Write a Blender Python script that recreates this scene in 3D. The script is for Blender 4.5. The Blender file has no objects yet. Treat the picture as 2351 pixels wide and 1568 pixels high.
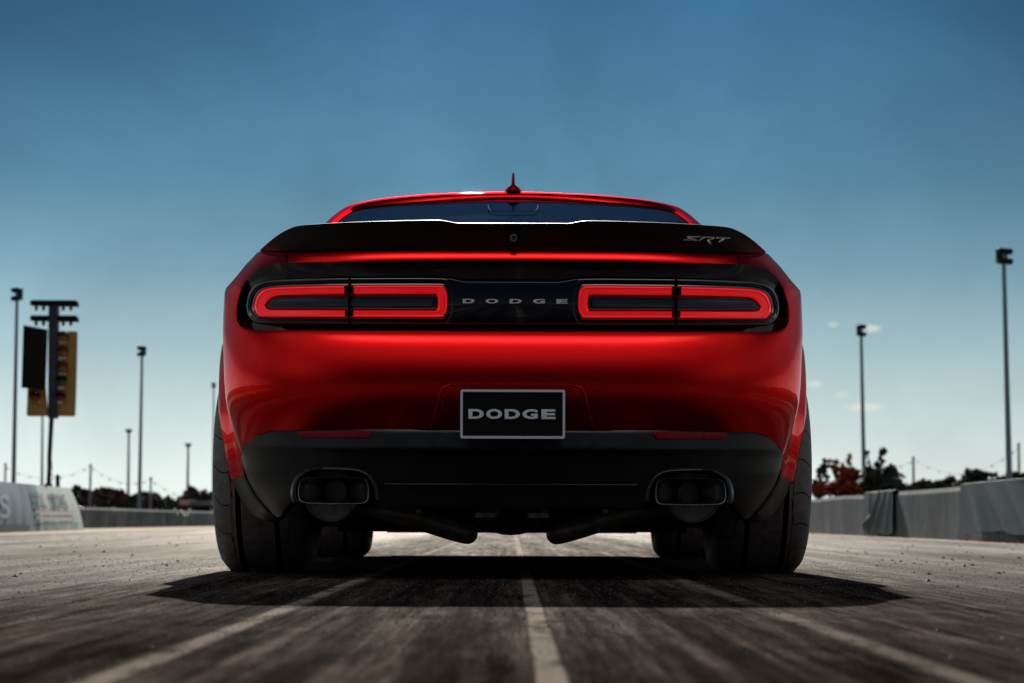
import bpy, bmesh, math, random
from math import sin, cos, pi, sqrt, radians, exp
from mathutils import Vector, Matrix
random.seed(7)
S = bpy.context.scene
C = S.collection
# ------------------------------------------------------------------ camera constants
F = 5140.0; HC = 0.173; PITCH = math.atan(412/5140.0); CX = 1177.0
def P(px, py, Y):
    "point at distance Y along the strip seen at (px,py) of a 2351x1568 survey picture"
    dx = px-CX; dy = 784-py
    d = (dx, F*cos(PITCH)-dy*sin(PITCH), F*sin(PITCH)+dy*cos(PITCH))
    t = Y/d[1]
    return Vector((dx*t, Y, HC+d[2]*t))
def U(u, v, Y): return P(CX+u, v, Y)

# ------------------------------------------------------------------ node helpers
def new_mat(name):
    m = bpy.data.materials.new(name); m.use_nodes = True
    nt = m.node_tree; b = nt.nodes['Principled BSDF']
    return m, nt, b
def N(nt, t, **kw):
    n = nt.nodes.new(t)
    for k, v in kw.items():
        if k in n.inputs: n.inputs[k].default_value = v
        else: setattr(n, k, v)
    return n
def math_(nt, op, a, b=None, c=None, clamp=False):
    n = nt.nodes.new('ShaderNodeMath'); n.operation = op; n.use_clamp = clamp
    for i, x in enumerate((a, b, c)):
        if x is None: continue
        if isinstance(x, (int, float)): n.inputs[i].default_value = x
        else: nt.links.new(x, n.inputs[i])
    return n.outputs[0]
def mixc(nt, f, a, b, mode='MIX'):
    n = nt.nodes.new('ShaderNodeMix'); n.data_type = 'RGBA'; n.blend_type = mode
    for s, x in ((n.inputs[0], f), (n.inputs[6], a), (n.inputs[7], b)):
        if isinstance(x, (int, float)): s.default_value = x
        elif isinstance(x, tuple): s.default_value = x+(1,) if len(x) == 3 else x
        else: nt.links.new(x, s)
    return n.outputs[2]
def ramp(nt, fac, stops, interp='LINEAR'):
    n = nt.nodes.new('ShaderNodeValToRGB'); r = n.color_ramp; r.interpolation = interp
    while len(r.elements) < len(stops): r.elements.new(0.5)
    for e, (p, c) in zip(r.elements, stops):
        e.position = p
        if isinstance(c, (int, float)): c = (c, c, c)
        e.color = tuple(c)+(1,)
    nt.links.new(fac, n.inputs[0]); return n.outputs[0]
def noise(nt, scale, detail=4, rough=.55, vec=None, dist=0.0):
    n = N(nt, 'ShaderNodeTexNoise'); n.inputs['Scale'].default_value = scale
    n.inputs['Detail'].default_value = detail; n.inputs['Roughness'].default_value = rough
    n.inputs['Distortion'].default_value = dist
    if vec is not None: nt.links.new(vec, n.inputs['Vector'])
    return n.outputs['Fac']
def coords(nt, scale=(1, 1, 1), loc=(0, 0, 0), rot=(0, 0, 0), kind='Object'):
    t = N(nt, 'ShaderNodeTexCoord'); m = N(nt, 'ShaderNodeMapping')
    m.inputs['Scale'].default_value = scale; m.inputs['Location'].default_value = loc
    m.inputs['Rotation'].default_value = rot
    nt.links.new(t.outputs[kind], m.inputs[0]); return m.outputs[0]
def bump(nt, b, h, strength=.3, dist=.01):
    n = N(nt, 'ShaderNodeBump'); n.inputs['Strength'].default_value = strength
    n.inputs['Distance'].default_value = dist
    nt.links.new(h, n.inputs['Height']); nt.links.new(n.outputs[0], b.inputs['Normal'])
def simple(name, col, rough=.5, metal=0.0, spec=.5, coat=0.0, var=0.0, vscale=20, bumpy=0.0, bscale=200, emit=None, es=0):
    m, nt, b = new_mat(name)
    b.inputs['Base Color'].default_value = (*col, 1); b.inputs['Roughness'].default_value = rough
    b.inputs['Metallic'].default_value = metal; b.inputs['Specular IOR Level'].default_value = spec
    b.inputs['Coat Weight'].default_value = coat; b.inputs['Coat Roughness'].default_value = .03
    if var > 0:
        n = noise(nt, vscale, 6, .6, coords(nt))
        c = ramp(nt, n, [(.3, tuple(x*(1-var) for x in col)), (.7, tuple(min(1, x*(1+var)) for x in col))])
        nt.links.new(c, b.inputs['Base Color'])
        r = math_(nt, 'MULTIPLY_ADD', n, .25, rough-.12, clamp=True); nt.links.new(r, b.inputs['Roughness'])
    if bumpy > 0: bump(nt, b, noise(nt, bscale, 3, .6, coords(nt)), bumpy, .002)
    if emit: b.inputs['Emission Color'].default_value = (*emit, 1); b.inputs['Emission Strength'].default_value = es
    return m

# ------------------------------------------------------------------ materials
M = {}
m, nt, b = new_mat('red_paint')
b.inputs['Base Color'].default_value = (.86, .0012, .0012, 1); b.inputs['Metallic'].default_value = 1.0
b.inputs['Roughness'].default_value = .27; b.inputs['Coat Weight'].default_value = .6; b.inputs['Coat Roughness'].default_value = .015
b.inputs['Coat IOR'].default_value = 1.32; b.inputs['Specular Tint'].default_value = (.8, .03, .03, 1); b.inputs['Specular IOR Level'].default_value = 0.0
fl = noise(nt, 1400, 1, .5, coords(nt)); bump(nt, b, fl, .03, .0004)
M['red'] = m
M['matte'] = simple('satin_black', (.007, .006, .008), .40, spec=.40, var=.15, vscale=60)
M['plastic'] = simple('black_grained_plastic', (.010, .010, .012), .32, spec=.5, var=.12, vscale=40, bumpy=.08, bscale=900)
M['gloss'] = simple('gloss_black', (.004, .006, .010), .05, spec=.9, coat=1)
M['gap'] = simple('shut_line_black', (.002, .002, .002), .9, spec=.05)
M['rubber'] = simple('tyre_rubber', (.17, .152, .15), .6, spec=.5, var=.3, vscale=35, bumpy=.35, bscale=160)
M['groove'] = simple('tyre_groove', (.004, .003, .003), .8, spec=.1)
M['redline'] = simple('tyre_red_line', (.12, .006, .006), .6)
M['chrome'] = simple('bright_chrome', (.97, .98, 1.0), .3, metal=.55)
M['dchrome'] = simple('dark_chrome', (.24, .24, .26), .3, metal=1, var=.12, vscale=60)
M['rim'] = simple('dark_wheel_alloy', (.10, .10, .11), .3, metal=.9)
M['under'] = simple('underbody_black', (.010, .010, .011), .6, var=.4, vscale=15)
M['pipe'] = simple('dull_exhaust_steel', (.32, .29, .27), .42, metal=.5, var=.4, vscale=25)
M['glass'] = simple('tinted_glass', (.004, .010, .018), .03, spec=.6, coat=.3)
M['brushed'] = None
m, nt, b = new_mat('brushed_aluminium')
n = noise(nt, 1, 3, .6, coords(nt, (40, 200, 900)))
nt.links.new(ramp(nt, n, [(.3, (.66, .73, .84)), (.7, (.86, .92, 1.0))]), b.inputs['Base Color'])
b.inputs['Metallic'].default_value = .0; b.inputs['Roughness'].default_value = .4
M['brushed'] = m
m, nt, b = new_mat('red_lamp_lens')
b.inputs['Base Color'].default_value = (.45, .004, .008, 1); b.inputs['Roughness'].default_value = .12
b.inputs['Coat Weight'].default_value = 1; b.inputs['Coat Roughness'].default_value = .03
b.inputs['Emission Color'].default_value = (1, .006, .012, 1); b.inputs['Emission Strength'].default_value = .42
M['lens'] = m
for nm, es_, cb in (('lensedge', .62, .5), ('lensdark', .16, .2)):
    m2 = M['lens'].copy(); m2.name = 'red_'+nm; M[nm] = m2; m2.node_tree.nodes['Principled BSDF'].inputs['Emission Strength'].default_value = es_
m, nt, b = new_mat('clear_lamp_lens')
tc = coords(nt, (1, 1, 1))
sx = N(nt, 'ShaderNodeSeparateXYZ'); nt.links.new(tc, sx.inputs[0])
gx = math_(nt, 'SINE', math_(nt, 'MULTIPLY', sx.outputs[0], 1250)); gz = math_(nt, 'SINE', math_(nt, 'MULTIPLY', sx.outputs[2], 1250))
g = math_(nt, 'MULTIPLY', math_(nt, 'MULTIPLY_ADD', gx, .5, .5), math_(nt, 'MULTIPLY_ADD', gz, .5, .5))
nt.links.new(ramp(nt, g, [(.2, (.012, .02, .035)), (.9, (.07, .11, .16))]), b.inputs['Base Color'])
b.inputs['Roughness'].default_value = .15; b.inputs['Coat Weight'].default_value = .5
M['clear'] = m
m, nt, b = new_mat('red_reflector')
v = N(nt, 'ShaderNodeTexVoronoi'); v.inputs['Scale'].default_value = 260; nt.links.new(coords(nt), v.inputs['Vector'])
nt.links.new(ramp(nt, v.outputs['Distance'], [(0, (.42, .008, .02)), (.7, (.15, .002, .006))]), b.inputs['Base Color'])
b.inputs['Roughness'].default_value = .2; b.inputs['Specular IOR Level'].default_value = .25
M['reflector'] = m
M['amber'] = simple('amber_lens', (.30, .07, .006), .15, coat=.5)
M['orangeglint'] = simple('orange_glint', (.8, .32, .06), .1, coat=1)
M['greenlens'] = simple('green_lens', (.004, .05, .02), .15, coat=.5)
M['redlens'] = simple('dim_red_lens', (.16, .004, .01), .15, coat=.5)
M['yellowboard'] = simple('weathered_ochre_board', (.30, .17, .045), .6, var=.25, vscale=3)
M['blackboard'] = simple('matt_black_panel', (.006, .005, .005), .8, spec=.2, var=.2, vscale=4)
M['navy'] = simple('dark_navy_column', (.012, .022, .045), .45, var=.2, vscale=6)
M['lettergrey'] = simple('faded_grey_lettering', (.05, .055, .06), .6)
M['polegrey'] = simple('galvanised_pole', (.16, .22, .26), .55, metal=.2, var=.15, vscale=3)
M['palepole'] = simple('weathered_wood_pole', (.17, .20, .20), .8, var=.2, vscale=3)
M['darkfix'] = simple('dark_lamp_housing', (.012, .014, .018), .5)
M['lampglass'] = simple('lamp_glass', (.75, .80, .78), .15, coat=.4)
m, nt, b = new_mat('wall_concrete')
tc = coords(nt, (.8, .8, .8)); ts = coords(nt, (1, 1.2, .35))
n1 = noise(nt, 1.1, 7, .68, tc); n2 = noise(nt, 1.5, 4, .6, ts, .8)
mx = math_(nt, 'MULTIPLY_ADD', n2, .4, math_(nt, 'MULTIPLY', n1, .6))
nt.links.new(ramp(nt, mx, [(.38, (.03, .045, .058)), (.5, (.07, .095, .112)), (.62, (.17, .205, .23))]), b.inputs['Base Color'])
b.inputs['Roughness'].default_value = .85; bump(nt, b, n1, .4, .02)
M['wall'] = m
M['tarp'] = simple('grey_plastic_sheet', (.075, .095, .11), .55, spec=.3, var=.25, vscale=3)
M['scrap'] = simple('white_plastic_scrap', (.75, .78, .8), .4)
M['ink'] = simple('faded_blue_ink', (.08, .13, .20), .6)
M['pinkink'] = simple('faded_pink_ink', (.62, .42, .46), .5)
M['tealink'] = simple('faded_teal_ink', (.14, .26, .32), .6)
m, nt, b = new_mat('banner_vinyl')
tc = coords(nt); sx = N(nt, 'ShaderNodeSeparateXYZ'); nt.links.new(tc, sx.inputs[0])
n1 = noise(nt, 2.0, 4, .5, tc)
nt.links.new(ramp(nt, n1, [(.3, (.50, .60, .58)), (.7, (.66, .72, .64))]), b.inputs['Base Color'])
b.inputs['Roughness'].default_value = .8; b.inputs['Specular IOR Level'].default_value = .1
b.inputs['Transmission Weight'].default_value = 0
M['banner'] = m
m, nt, b = new_mat('blue_grey_vinyl')
n1 = noise(nt, 1.2, 4, .5, coords(nt, (1, 1, .5)))
nt.links.new(ramp(nt, n1, [(.35, (.06, .11, .14)), (.6, (.24, .31, .38))]), b.inputs['Base Color'])
b.inputs['Roughness'].default_value = .6; b.inputs['Specular IOR Level'].default_value = .2
M['vinyl'] = m
# ground ----------------------------------------------------------------
m, nt, b = new_mat('drag_strip_surface')
tc = coords(nt); sx = N(nt, 'ShaderNodeSeparateXYZ'); nt.links.new(tc, sx.inputs[0])
X, Yc = sx.outputs[0], sx.outputs[1]
wob = noise(nt, 1, 3, .6, coords(nt, (.6, .25, 1)))
Xw = math_(nt, 'ADD', X, math_(nt, 'MULTIPLY_ADD', wob, .5, -.25))
s1 = noise(nt, 1, 3, .55, coords(nt, (5.0, .22, 1)))
s2 = noise(nt, 1, 8, .78, coords(nt, (34, 1.1, 1), (3, 1, 0)))
s3 = noise(nt, 1, 4, .6, coords(nt, (1.5, .10, 1), (8, 0, 0), (0, 0, .012)))
grit = noise(nt, 150, 6, .85, tc)
patch = noise(nt, 7, 10, .8, coords(nt, (1, .45, 1)))
absx = math_(nt, 'ABSOLUTE', math_(nt, 'ADD', Xw, -.02))
def sstep(x, a, c):
    n = N(nt, 'ShaderNodeMapRange'); n.interpolation_type = 'SMOOTHSTEP'
    n.inputs['From Min'].default_value = a; n.inputs['From Max'].default_value = c
    nt.links.new(x, n.inputs['Value']); return n.outputs[0]
side = sstep(math_(nt, 'ADD', absx, math_(nt, 'MULTIPLY_ADD', s2, .5, -.25)), .85, 1.25)
def band(x0, w, soft, wobble=.0):
    d = math_(nt, 'ABSOLUTE', math_(nt, 'ADD', math_(nt, 'ADD', X, -x0), math_(nt, 'MULTIPLY_ADD', wob, wobble, -wobble/2)))
    e = math_(nt, 'ADD', d, math_(nt, 'MULTIPLY_ADD', s2, .03, -.015))
    return math_(nt, 'SUBTRACT', 1, sstep(e, w, w+soft))
streak = math_(nt, 'ADD', math_(nt, 'MULTIPLY', s1, .30), math_(nt, 'ADD', math_(nt, 'MULTIPLY', s2, .48), math_(nt, 'MULTIPLY', patch, .22)))
colA = ramp(nt, streak, [(.42, (.006, .0042, .0036)), (.47, (.019, .0135, .0112)), (.525, (.047, .0345, .029)), (.59, (.12, .092, .077))])
strB = math_(nt, 'ADD', math_(nt, 'MULTIPLY', s3, .5), math_(nt, 'MULTIPLY', streak, .5))
colB = ramp(nt, strB, [(.43, (.018, .017, .017)), (.47, (.055, .053, .051)), (.52, (.13, .132, .128)), (.59, (.25, .255, .245))])
col = mixc(nt, side, colA, colB)
rub = math_(nt, 'MAXIMUM', band(1.60, .10, .10, .1), math_(nt, 'MULTIPLY', band(-2.35, .10, .2, .2), .9))
rub = math_(nt, 'MAXIMUM', rub, math_(nt, 'MULTIPLY', band(-1.75, .05, .12, .15), .8))
col = mixc(nt, math_(nt, 'MULTIPLY', rub, .85), col, (.04, .033, .03))
# pale worn seams
lines = math_(nt, 'MAXIMUM', band(.044, .0135, .006, .006), math_(nt, 'MAXIMUM', band(-.445, .008, .020, .01), math_(nt, 'MULTIPLY', band(.505, .006, .025, .02), .6)))
lines = math_(nt, 'MULTIPLY', lines, ramp(nt, patch, [(.42, .15), (.52, 1.0)]))
col = mixc(nt, math_(nt, 'MULTIPLY', lines, .88), col, (.31, .265, .22))
# dark tyre tracks inside the lane
tr = math_(nt, 'MAXIMUM', math_(nt, 'MAXIMUM', band(.215, .013, .018, .015), band(-.25, .02, .03, .02)), math_(nt, 'MAXIMUM', band(.297, .013, .02, .015), band(-.10, .02, .03, .02)))
col = mixc(nt, math_(nt, 'MULTIPLY', tr, .72), col, (.010, .0075, .007))
gr = ramp(nt, grit, [(.38, .45), (.5, 1.0), (.62, 1.8)])
col = mixc(nt, 1.0, col, gr, 'MULTIPLY')
nt.links.new(col, b.inputs['Base Color'])
b.inputs['Roughness'].default_value = 1.0; b.inputs['Specular IOR Level'].default_value = 0.0
gls = N(nt, 'ShaderNodeBsdfGlossy'); gls.inputs['Roughness'].default_value = .5; gls.inputs['Color'].default_value = (.95, .9, .84, 1)
lw = N(nt, 'ShaderNodeLayerWeight'); lw.inputs['Blend'].default_value = .5
gw = math_(nt, 'POWER', lw.outputs['Facing'], 45)
gstr = ramp(nt, streak, [(.40, .012), (.50, .036), (.62, .085)])
gw = math_(nt, 'MULTIPLY', gw, math_(nt, 'ADD', gstr, math_(nt, 'MULTIPLY', side, .05)), clamp=True)
mxs = N(nt, 'ShaderNodeMixShader'); nt.links.new(gw, mxs.inputs[0]); nt.links.new(b.outputs[0], mxs.inputs[1]); nt.links.new(gls.outputs[0], mxs.inputs[2])
outn = [n_ for n_ in nt.nodes if n_.type == 'OUTPUT_MATERIAL'][0]; nt.links.new(mxs.outputs[0], outn.inputs[0])
fineb = noise(nt, 260, 3, .7, tc)
h = math_(nt, 'ADD', math_(nt, 'MULTIPLY', fineb, .6), math_(nt, 'ADD', math_(nt, 'MULTIPLY', grit, 1.0), math_(nt, 'MULTIPLY', s2, .8)))
bump(nt, b, h, .55, .004)
nt.links.new(b.inputs['Normal'].links[0].from_socket, gls.inputs['Normal'])
M['ground'] = m
M['verge'] = simple('dry_sand_verge', (.42, .34, .22), .9, var=.3, vscale=2)
M['pebble'] = simple('rubber_crumb', (.05, .04, .035), .7, var=.4, vscale=50)
M['bark'] = simple('bark', (.06, .05, .045), .9)
def leafmat(name, c1, c2):
    m, nt, b = new_mat(name)
    n = noise(nt, 1.1, 5, .7, coords(nt)); n2 = noise(nt, 6, 3, .6, coords(nt))
    f = math_(nt, 'MULTIPLY_ADD', n, .7, math_(nt, 'MULTIPLY', n2, .3))
    nt.links.new(ramp(nt, f, [(.38, c1), (.62, c2)]), b.inputs['Base Color'])
    b.inputs['Roughness'].default_value = .7; b.inputs['Specular IOR Level'].default_value = .2
    return m
M['leafdark'] = leafmat('dark_foliage', (.025, .035, .028), (.07, .075, .05))
M['leafred'] = leafmat('autumn_red_foliage', (.22, .03, .02), (.42, .09, .03))
M['leafbrown'] = leafmat('brown_autumn_foliage', (.05, .04, .04), (.15, .075, .06))
M['leafmix'] = leafmat('mixed_autumn_foliage', (.03, .036, .042), (.11, .055, .05))
M['grass'] = leafmat('weed_tufts', (.16, .14, .03), (.32, .24, .05))
M['trailer'] = simple('pale_pink_paint', (.55, .38, .42), .5)
M['traild'] = simple('dark_maroon_paint', (.08, .015, .025), .5)

# ------------------------------------------------------------------ object helpers
def link_mesh(name, verts, faces, mat, parent=None, smooth=40, fmat=None, mats=None, merge=True):
    me = bpy.data.meshes.new(name); me.from_pydata([tuple(v) for v in verts], [], faces)
    ms = mats or [mat]
    for x in ms: me.materials.append(x)
    if fmat:
        for p, i in zip(me.polygons, fmat): p.material_index = i
    bm = bmesh.new(); bm.from_mesh(me)
    if merge: bmesh.ops.remove_doubles(bm, verts=bm.verts, dist=2e-5)
    bmesh.ops.dissolve_degenerate(bm, dist=1e-6, edges=bm.edges)
    bm.to_mesh(me); bm.free()
    if smooth:
        for p in me.polygons: p.use_smooth = True
        me.set_sharp_from_angle(angle=radians(smooth))
    o = bpy.data.objects.new(name, me); C.objects.link(o)
    if parent is not None: o.parent = parent
    return o
class MB:
    def __init__(s): s.v = []; s.f = []; s.m = []
    def add(s, vs, fs, mi=0):
        k = len(s.v); s.v += [tuple(v) for v in vs]
        s.f += [tuple(i+k for i in f) for f in fs]; s.m += [mi]*len(fs)
    def grid(s, rows, mi=0, flip=False, mirror=False, closed=False, fm=None):
        nr, nc = len(rows), len(rows[0]); k = len(s.v)
        for r in rows: s.v += [tuple(p) for p in r]
        for i in range(nr-1):
            for j in range(nc if closed else nc-1):
                j2 = (j+1) % nc
                q = (k+i*nc+j, k+i*nc+j2, k+(i+1)*nc+j2, k+(i+1)*nc+j)
                s.f.append(q[::-1] if flip else q); s.m.append(fm(i, j) if fm else mi)
        if mirror:
            s.grid([[(-p[0], p[1], p[2]) for p in r] for r in rows], mi, not flip, False, closed, fm)
    def box(s, a, b_, mi=0):
        x0, y0, z0 = a; x1, y1, z1 = b_
        s.add([(x0,y0,z0),(x1,y0,z0),(x1,y1,z0),(x0,y1,z0),(x0,y0,z1),(x1,y0,z1),(x1,y1,z1),(x0,y1,z1)],
              [(0,3,2,1),(4,5,6,7),(0,1,5,4),(1,2,6,5),(2,3,7,6),(3,0,4,7)], mi)
    def tube(s, pts, r, n=12, mi=0, cap=True):
        pts = [Vector(p) for p in pts]; rings = []
        for i, p in enumerate(pts):
            t = (pts[min(i+1, len(pts)-1)]-pts[max(i-1, 0)]).normalized()
            a = t.cross(Vector((0, 0, 1)))
            if a.length < 1e-3: a = Vector((1, 0, 0))
            a.normalize(); c = a.cross(t).normalized()
            rr = r[i] if isinstance(r, (list, tuple)) else r
            rings.append([p+a*rr*cos(2*pi*k/n)+c*rr*sin(2*pi*k/n) for k in range(n)])
        s.grid(rings, mi, closed=True)
        if cap:
            for ring, fl in ((rings[0], True), (rings[-1], False)):
                s.add(ring, [tuple(range(n))[::-1] if fl else tuple(range(n))], mi)
    def prism(s, poly, d, mi=0):
        "poly: list of Vector outline, d: Vector extrusion"
        n = len(poly); d = Vector(d)
        s.add(list(poly)+[Vector(p)+d for p in poly], [tuple(range(n)), tuple(range(2*n-1, n-1, -1))]+[(i, (i+n), (i+1) % n+n, (i+1) % n) for i in range(n)], mi)
    def build(s, name, mat, parent=None, smooth=40, mats=None, recalc=True, merge=True):
        o = link_mesh(name, s.v, s.f, mat, parent, smooth, s.m if mats else None, mats, merge)
        if recalc:
            bm = bmesh.new(); bm.from_mesh(o.data); bmesh.ops.recalc_face_normals(bm, faces=bm.faces); bm.to_mesh(o.data); bm.free()
            if smooth: o.data.set_sharp_from_angle(angle=radians(smooth))
        return o
def tag(o, label=None, cat=None, group=None, kind=None):
    if label: o['label'] = label
    if cat: o['category'] = cat
    if group: o['group'] = group
    if kind: o['kind'] = kind
    return o
def empty(name, loc=(0, 0, 0), rz=0):
    o = bpy.data.objects.new(name, None); C.objects.link(o); o.location = loc; o.rotation_euler = (0, 0, rz); o.empty_display_size = .2
    return o
def copy_tree(o, parent=None):
    c = o.copy(); C.objects.link(c); c.parent = parent
    for ch in [x for x in bpy.data.objects if x.parent == o]: copy_tree(ch, c)
    return c
def lerp(a, b, t): return a+(b-a)*t
def pl(keys, x):
    "piecewise linear through sorted (x,y) keys"
    if x <= keys[0][0]: return keys[0][1]
    for (x0, y0), (x1, y1) in zip(keys, keys[1:]):
        if x <= x1: return lerp(y0, y1, (x-x0)/(x1-x0))
    return keys[-1][1]
def cr(keys, x):
    "smooth (monotone-ish catmull) through sorted keys"
    n = len(keys)
    if x <= keys[0][0]: return keys[0][1]
    if x >= keys[-1][0]: return keys[-1][1]
    for i in range(n-1):
        if x <= keys[i+1][0]:
            x0, y0 = keys[i]; x1, y1 = keys[i+1]; h = x1-x0
            def sl(j):
                if j <= 0 or j >= n-1: 
                    a, b_ = (0, 1) if j <= 0 else (n-2, n-1)
                    return (keys[b_][1]-keys[a][1])/(keys[b_][0]-keys[a][0])
                d1 = (keys[j][1]-keys[j-1][1])/(keys[j][0]-keys[j-1][0]); d2 = (keys[j+1][1]-keys[j][1])/(keys[j+1][0]-keys[j][0])
                return 0 if d1*d2 <= 0 else 2*d1*d2/(d1+d2)
            t = (x-x0)/h; m0, m1 = sl(i)*h, sl(i+1)*h
            return (2*t**3-3*t*t+1)*y0+(t**3-2*t*t+t)*m0+(-2*t**3+3*t*t)*y1+(t**3-t*t)*m1
def catmull(pts, sub=6, closed=False):
    out = []; n = len(pts); rng = range(n if closed else n-1)
    for i in rng:
        p = [Vector(pts[(i+k) % n] if closed else pts[min(max(i+k, 0), n-1)]) for k in (-1, 0, 1, 2)]
        for s_ in range(sub):
            t = s_/sub
            out.append(.5*((2*p[1])+(-p[0]+p[2])*t+(2*p[0]-5*p[1]+4*p[2]-p[3])*t*t+(-p[0]+3*p[1]-3*p[2]+p[3])*t**3))
    if not closed: out.append(Vector(pts[-1]))
    return out
def text_mesh(txt, size, sx, depth, name):
    cu = bpy.data.curves.new(name, 'FONT'); cu.body = txt; cu.size = size; cu.extrude = depth; cu.offset = .012 if name == 'bt' else 0; cu.bevel_depth = depth*.3 if name != 'ltr' else .045; cu.bevel_resolution = 1
    o = bpy.data.objects.new(name, cu); C.objects.link(o)
    dg = bpy.context.evaluated_depsgraph_get(); dg.update()
    me = bpy.data.meshes.new_from_object(o.evaluated_get(dg)); bpy.data.objects.remove(o); bpy.data.curves.remove(cu)
    vs = [v.co.copy() for v in me.vertices]; fs = [tuple(p.vertices) for p in me.polygons]
    x0 = min(v.x for v in vs); x1 = max(v.x for v in vs); y0 = min(v.y for v in vs); y1 = max(v.y for v in vs)
    for v in vs: v.x = (v.x-x0)/(x1-x0); v.y = (v.y-y0)/(y1-y0)
    bpy.data.meshes.remove(me)
    return vs, fs     # normalised to a unit square, z = depth

# ------------------------------------------------------------------ the car
car = empty('muscle_car', (0, 8.9, 0))
tag(car, 'red wide-body muscle car seen from behind with black boot spoiler, parked on the strip', 'car')
car_loc = Vector((0, 8.9, 0))
def part(mb, name, mat, parent=None, **kw):
    "mesh part whose coordinates were given in world space"
    p = parent or car
    base = car_loc
    mb.v = [tuple(Vector(v)-base) for v in mb.v]
    return mb.build(name, mat, p, **kw)

Ue_k = [(575, 575), (580, 585), (600, 603), (663, 658), (673, 662), (766, 666), (858, 662), (910, 660), (980, 644), (1033, 627), (1050, 621), (1075, 617), (1100, 614)]
def Ue(v): return cr(Ue_k, v)
TAU = [(560, 60), (574, 50), (580, 33), (584, 27), (590, 24), (598, 19), (640, 16), (700, 14), (750, 20), (766, 26), (780, 25), (789, 24.5), (793, 20), (812, 18.5), (840, 12.5), (865, 5), (890, -3), (915, -12), (945, -21), (985, -29), (1035, -18), (1110, -18)]
_yb = {}; _y = 6.5
_acc = [0.0]
for _v in range(560, 1111): _acc.append(_acc[-1]-math.tan(radians(cr(TAU, _v+.5)))/790)
_ref = _acc[598-560]-6.553
_acc = [a-_ref for a in _acc]
def Yb(v):
    t = min(max(v-560, 0), 550); i = int(t); return lerp(_acc[i], _acc[min(i+1, 550)], t-i)
def corner(xn):
    xn = min(abs(xn), 1.0); return .05*xn*xn+.32*(1-sqrt(max(0, 1-xn**6)))
def Ys(u, v): return Yb(v)+corner(u/Ue(v))
def S3(u, v, off=0.0): return U(u, v, Ys(u, v)+off)

IO = [((0, 598), (0, 577)), ((120, 598.4), (120, 577)), ((250, 599.5), (250, 577.5)), ((400, 603), (400, 578.5)), ((500, 606), (500, 579.5)), ((517, 606.6), (517, 579.6)),
      ((521, 606.8), (521, 579.7)), ((545, 608.6), (550, 580)), ((572, 613), (575, 580)), ((584, 619), (586, 581)), ((596, 627.7), (612, 608)), ((606, 637), (627, 627)), ((614, 649), (641, 644)),
      ((621, 661), (651, 655)), ((627, 676), (659, 664)), ((631, 690), (662, 674)), ((634, 706), (663.5, 700)), ((635, 722), (665, 735)), ((633.5, 736), (666, 766)), ((630, 744), (664.5, 800)), ((626, 749.7), (663, 835)),
      ((619, 754.5), (661.5, 880)), ((611, 757.8), (658, 920)), ((598, 760), (650, 960)), ((581, 761), (640, 993)), ((570, 761.2), (630, 1024)), ((560, 761.3), (621.5, 1049)),
      ((552, 761.4), (618, 1033)), ((545, 761.5), (603, 1013.5)), ((530, 761.5), (582, 998.5)), ((505, 761.5), (555, 991)), ((470, 761.5), (510, 989)), ((400, 761.5), (430, 988)), ((300, 761.5), (310, 986.5)),
      ((200, 761.5), (200, 985.5)), ((100, 761.5), (100, 984.5)), ((0, 761.5), (0, 984))]
KS = []   # densify
for i in range(len(IO)-1):
    (a, c), (a2, c2) = IO[i], IO[i+1]
    n = max(1, int(max(math.dist(a, a2), math.dist(c, c2))/14)) if i not in (5,) else 1
    for s_ in range(n):
        t = s_/n; KS.append(((lerp(a[0], a2[0], t), lerp(a[1], a2[1], t)), (lerp(c[0], c2[0], t), lerp(c[1], c2[1], t)), i))
KS.append((IO[-1][0], IO[-1][1], 99))
rs = []
NR = 34
for j in range(NR+1):
    s_ = j/NR; rs.append(s_)
def rmap(s_, L):  # more rows near both ends
    return .5*(s_+ (1-(1-s_)**2.2)) 
rows = []
rows.append([U(a[0]*.99, lerp(a[1], 690, .02), max(6.562+corner(a[0]/670)+.03, Ys(*a)+.05)) for (a, c, i) in KS])
for off, yo in ((2.2, .045), (1.6, .02), (1.0, .008), (.4, .002)):
    row = []
    for (a, c, i) in KS:
        L = max(1e-6, math.dist(a, c)); du, dv = (a[0]-c[0])/L, (a[1]-c[1])/L
        row.append(S3(a[0]+du*off if a[0] > 0 else 0, a[1]+dv*off, yo))
    rows.append(row)
for s_ in rs:
    row = []
    for (a, c, i) in KS:
        L = max(1e-6, math.dist(a, c)); t = rmap(s_, L)
        u, v = lerp(a[0], c[0], t), lerp(a[1], c[1], t)
        d = t*L
        row.append(S3(u, v, .0015*exp(-d/2.0)))
    rows.append(row)
body = MB()
seam = [k for k, q in enumerate(KS) if q[2] == 5]
body.grid(rows, 0, mirror=True, fm=lambda i, j: 1 if j in seam else 0)
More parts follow.
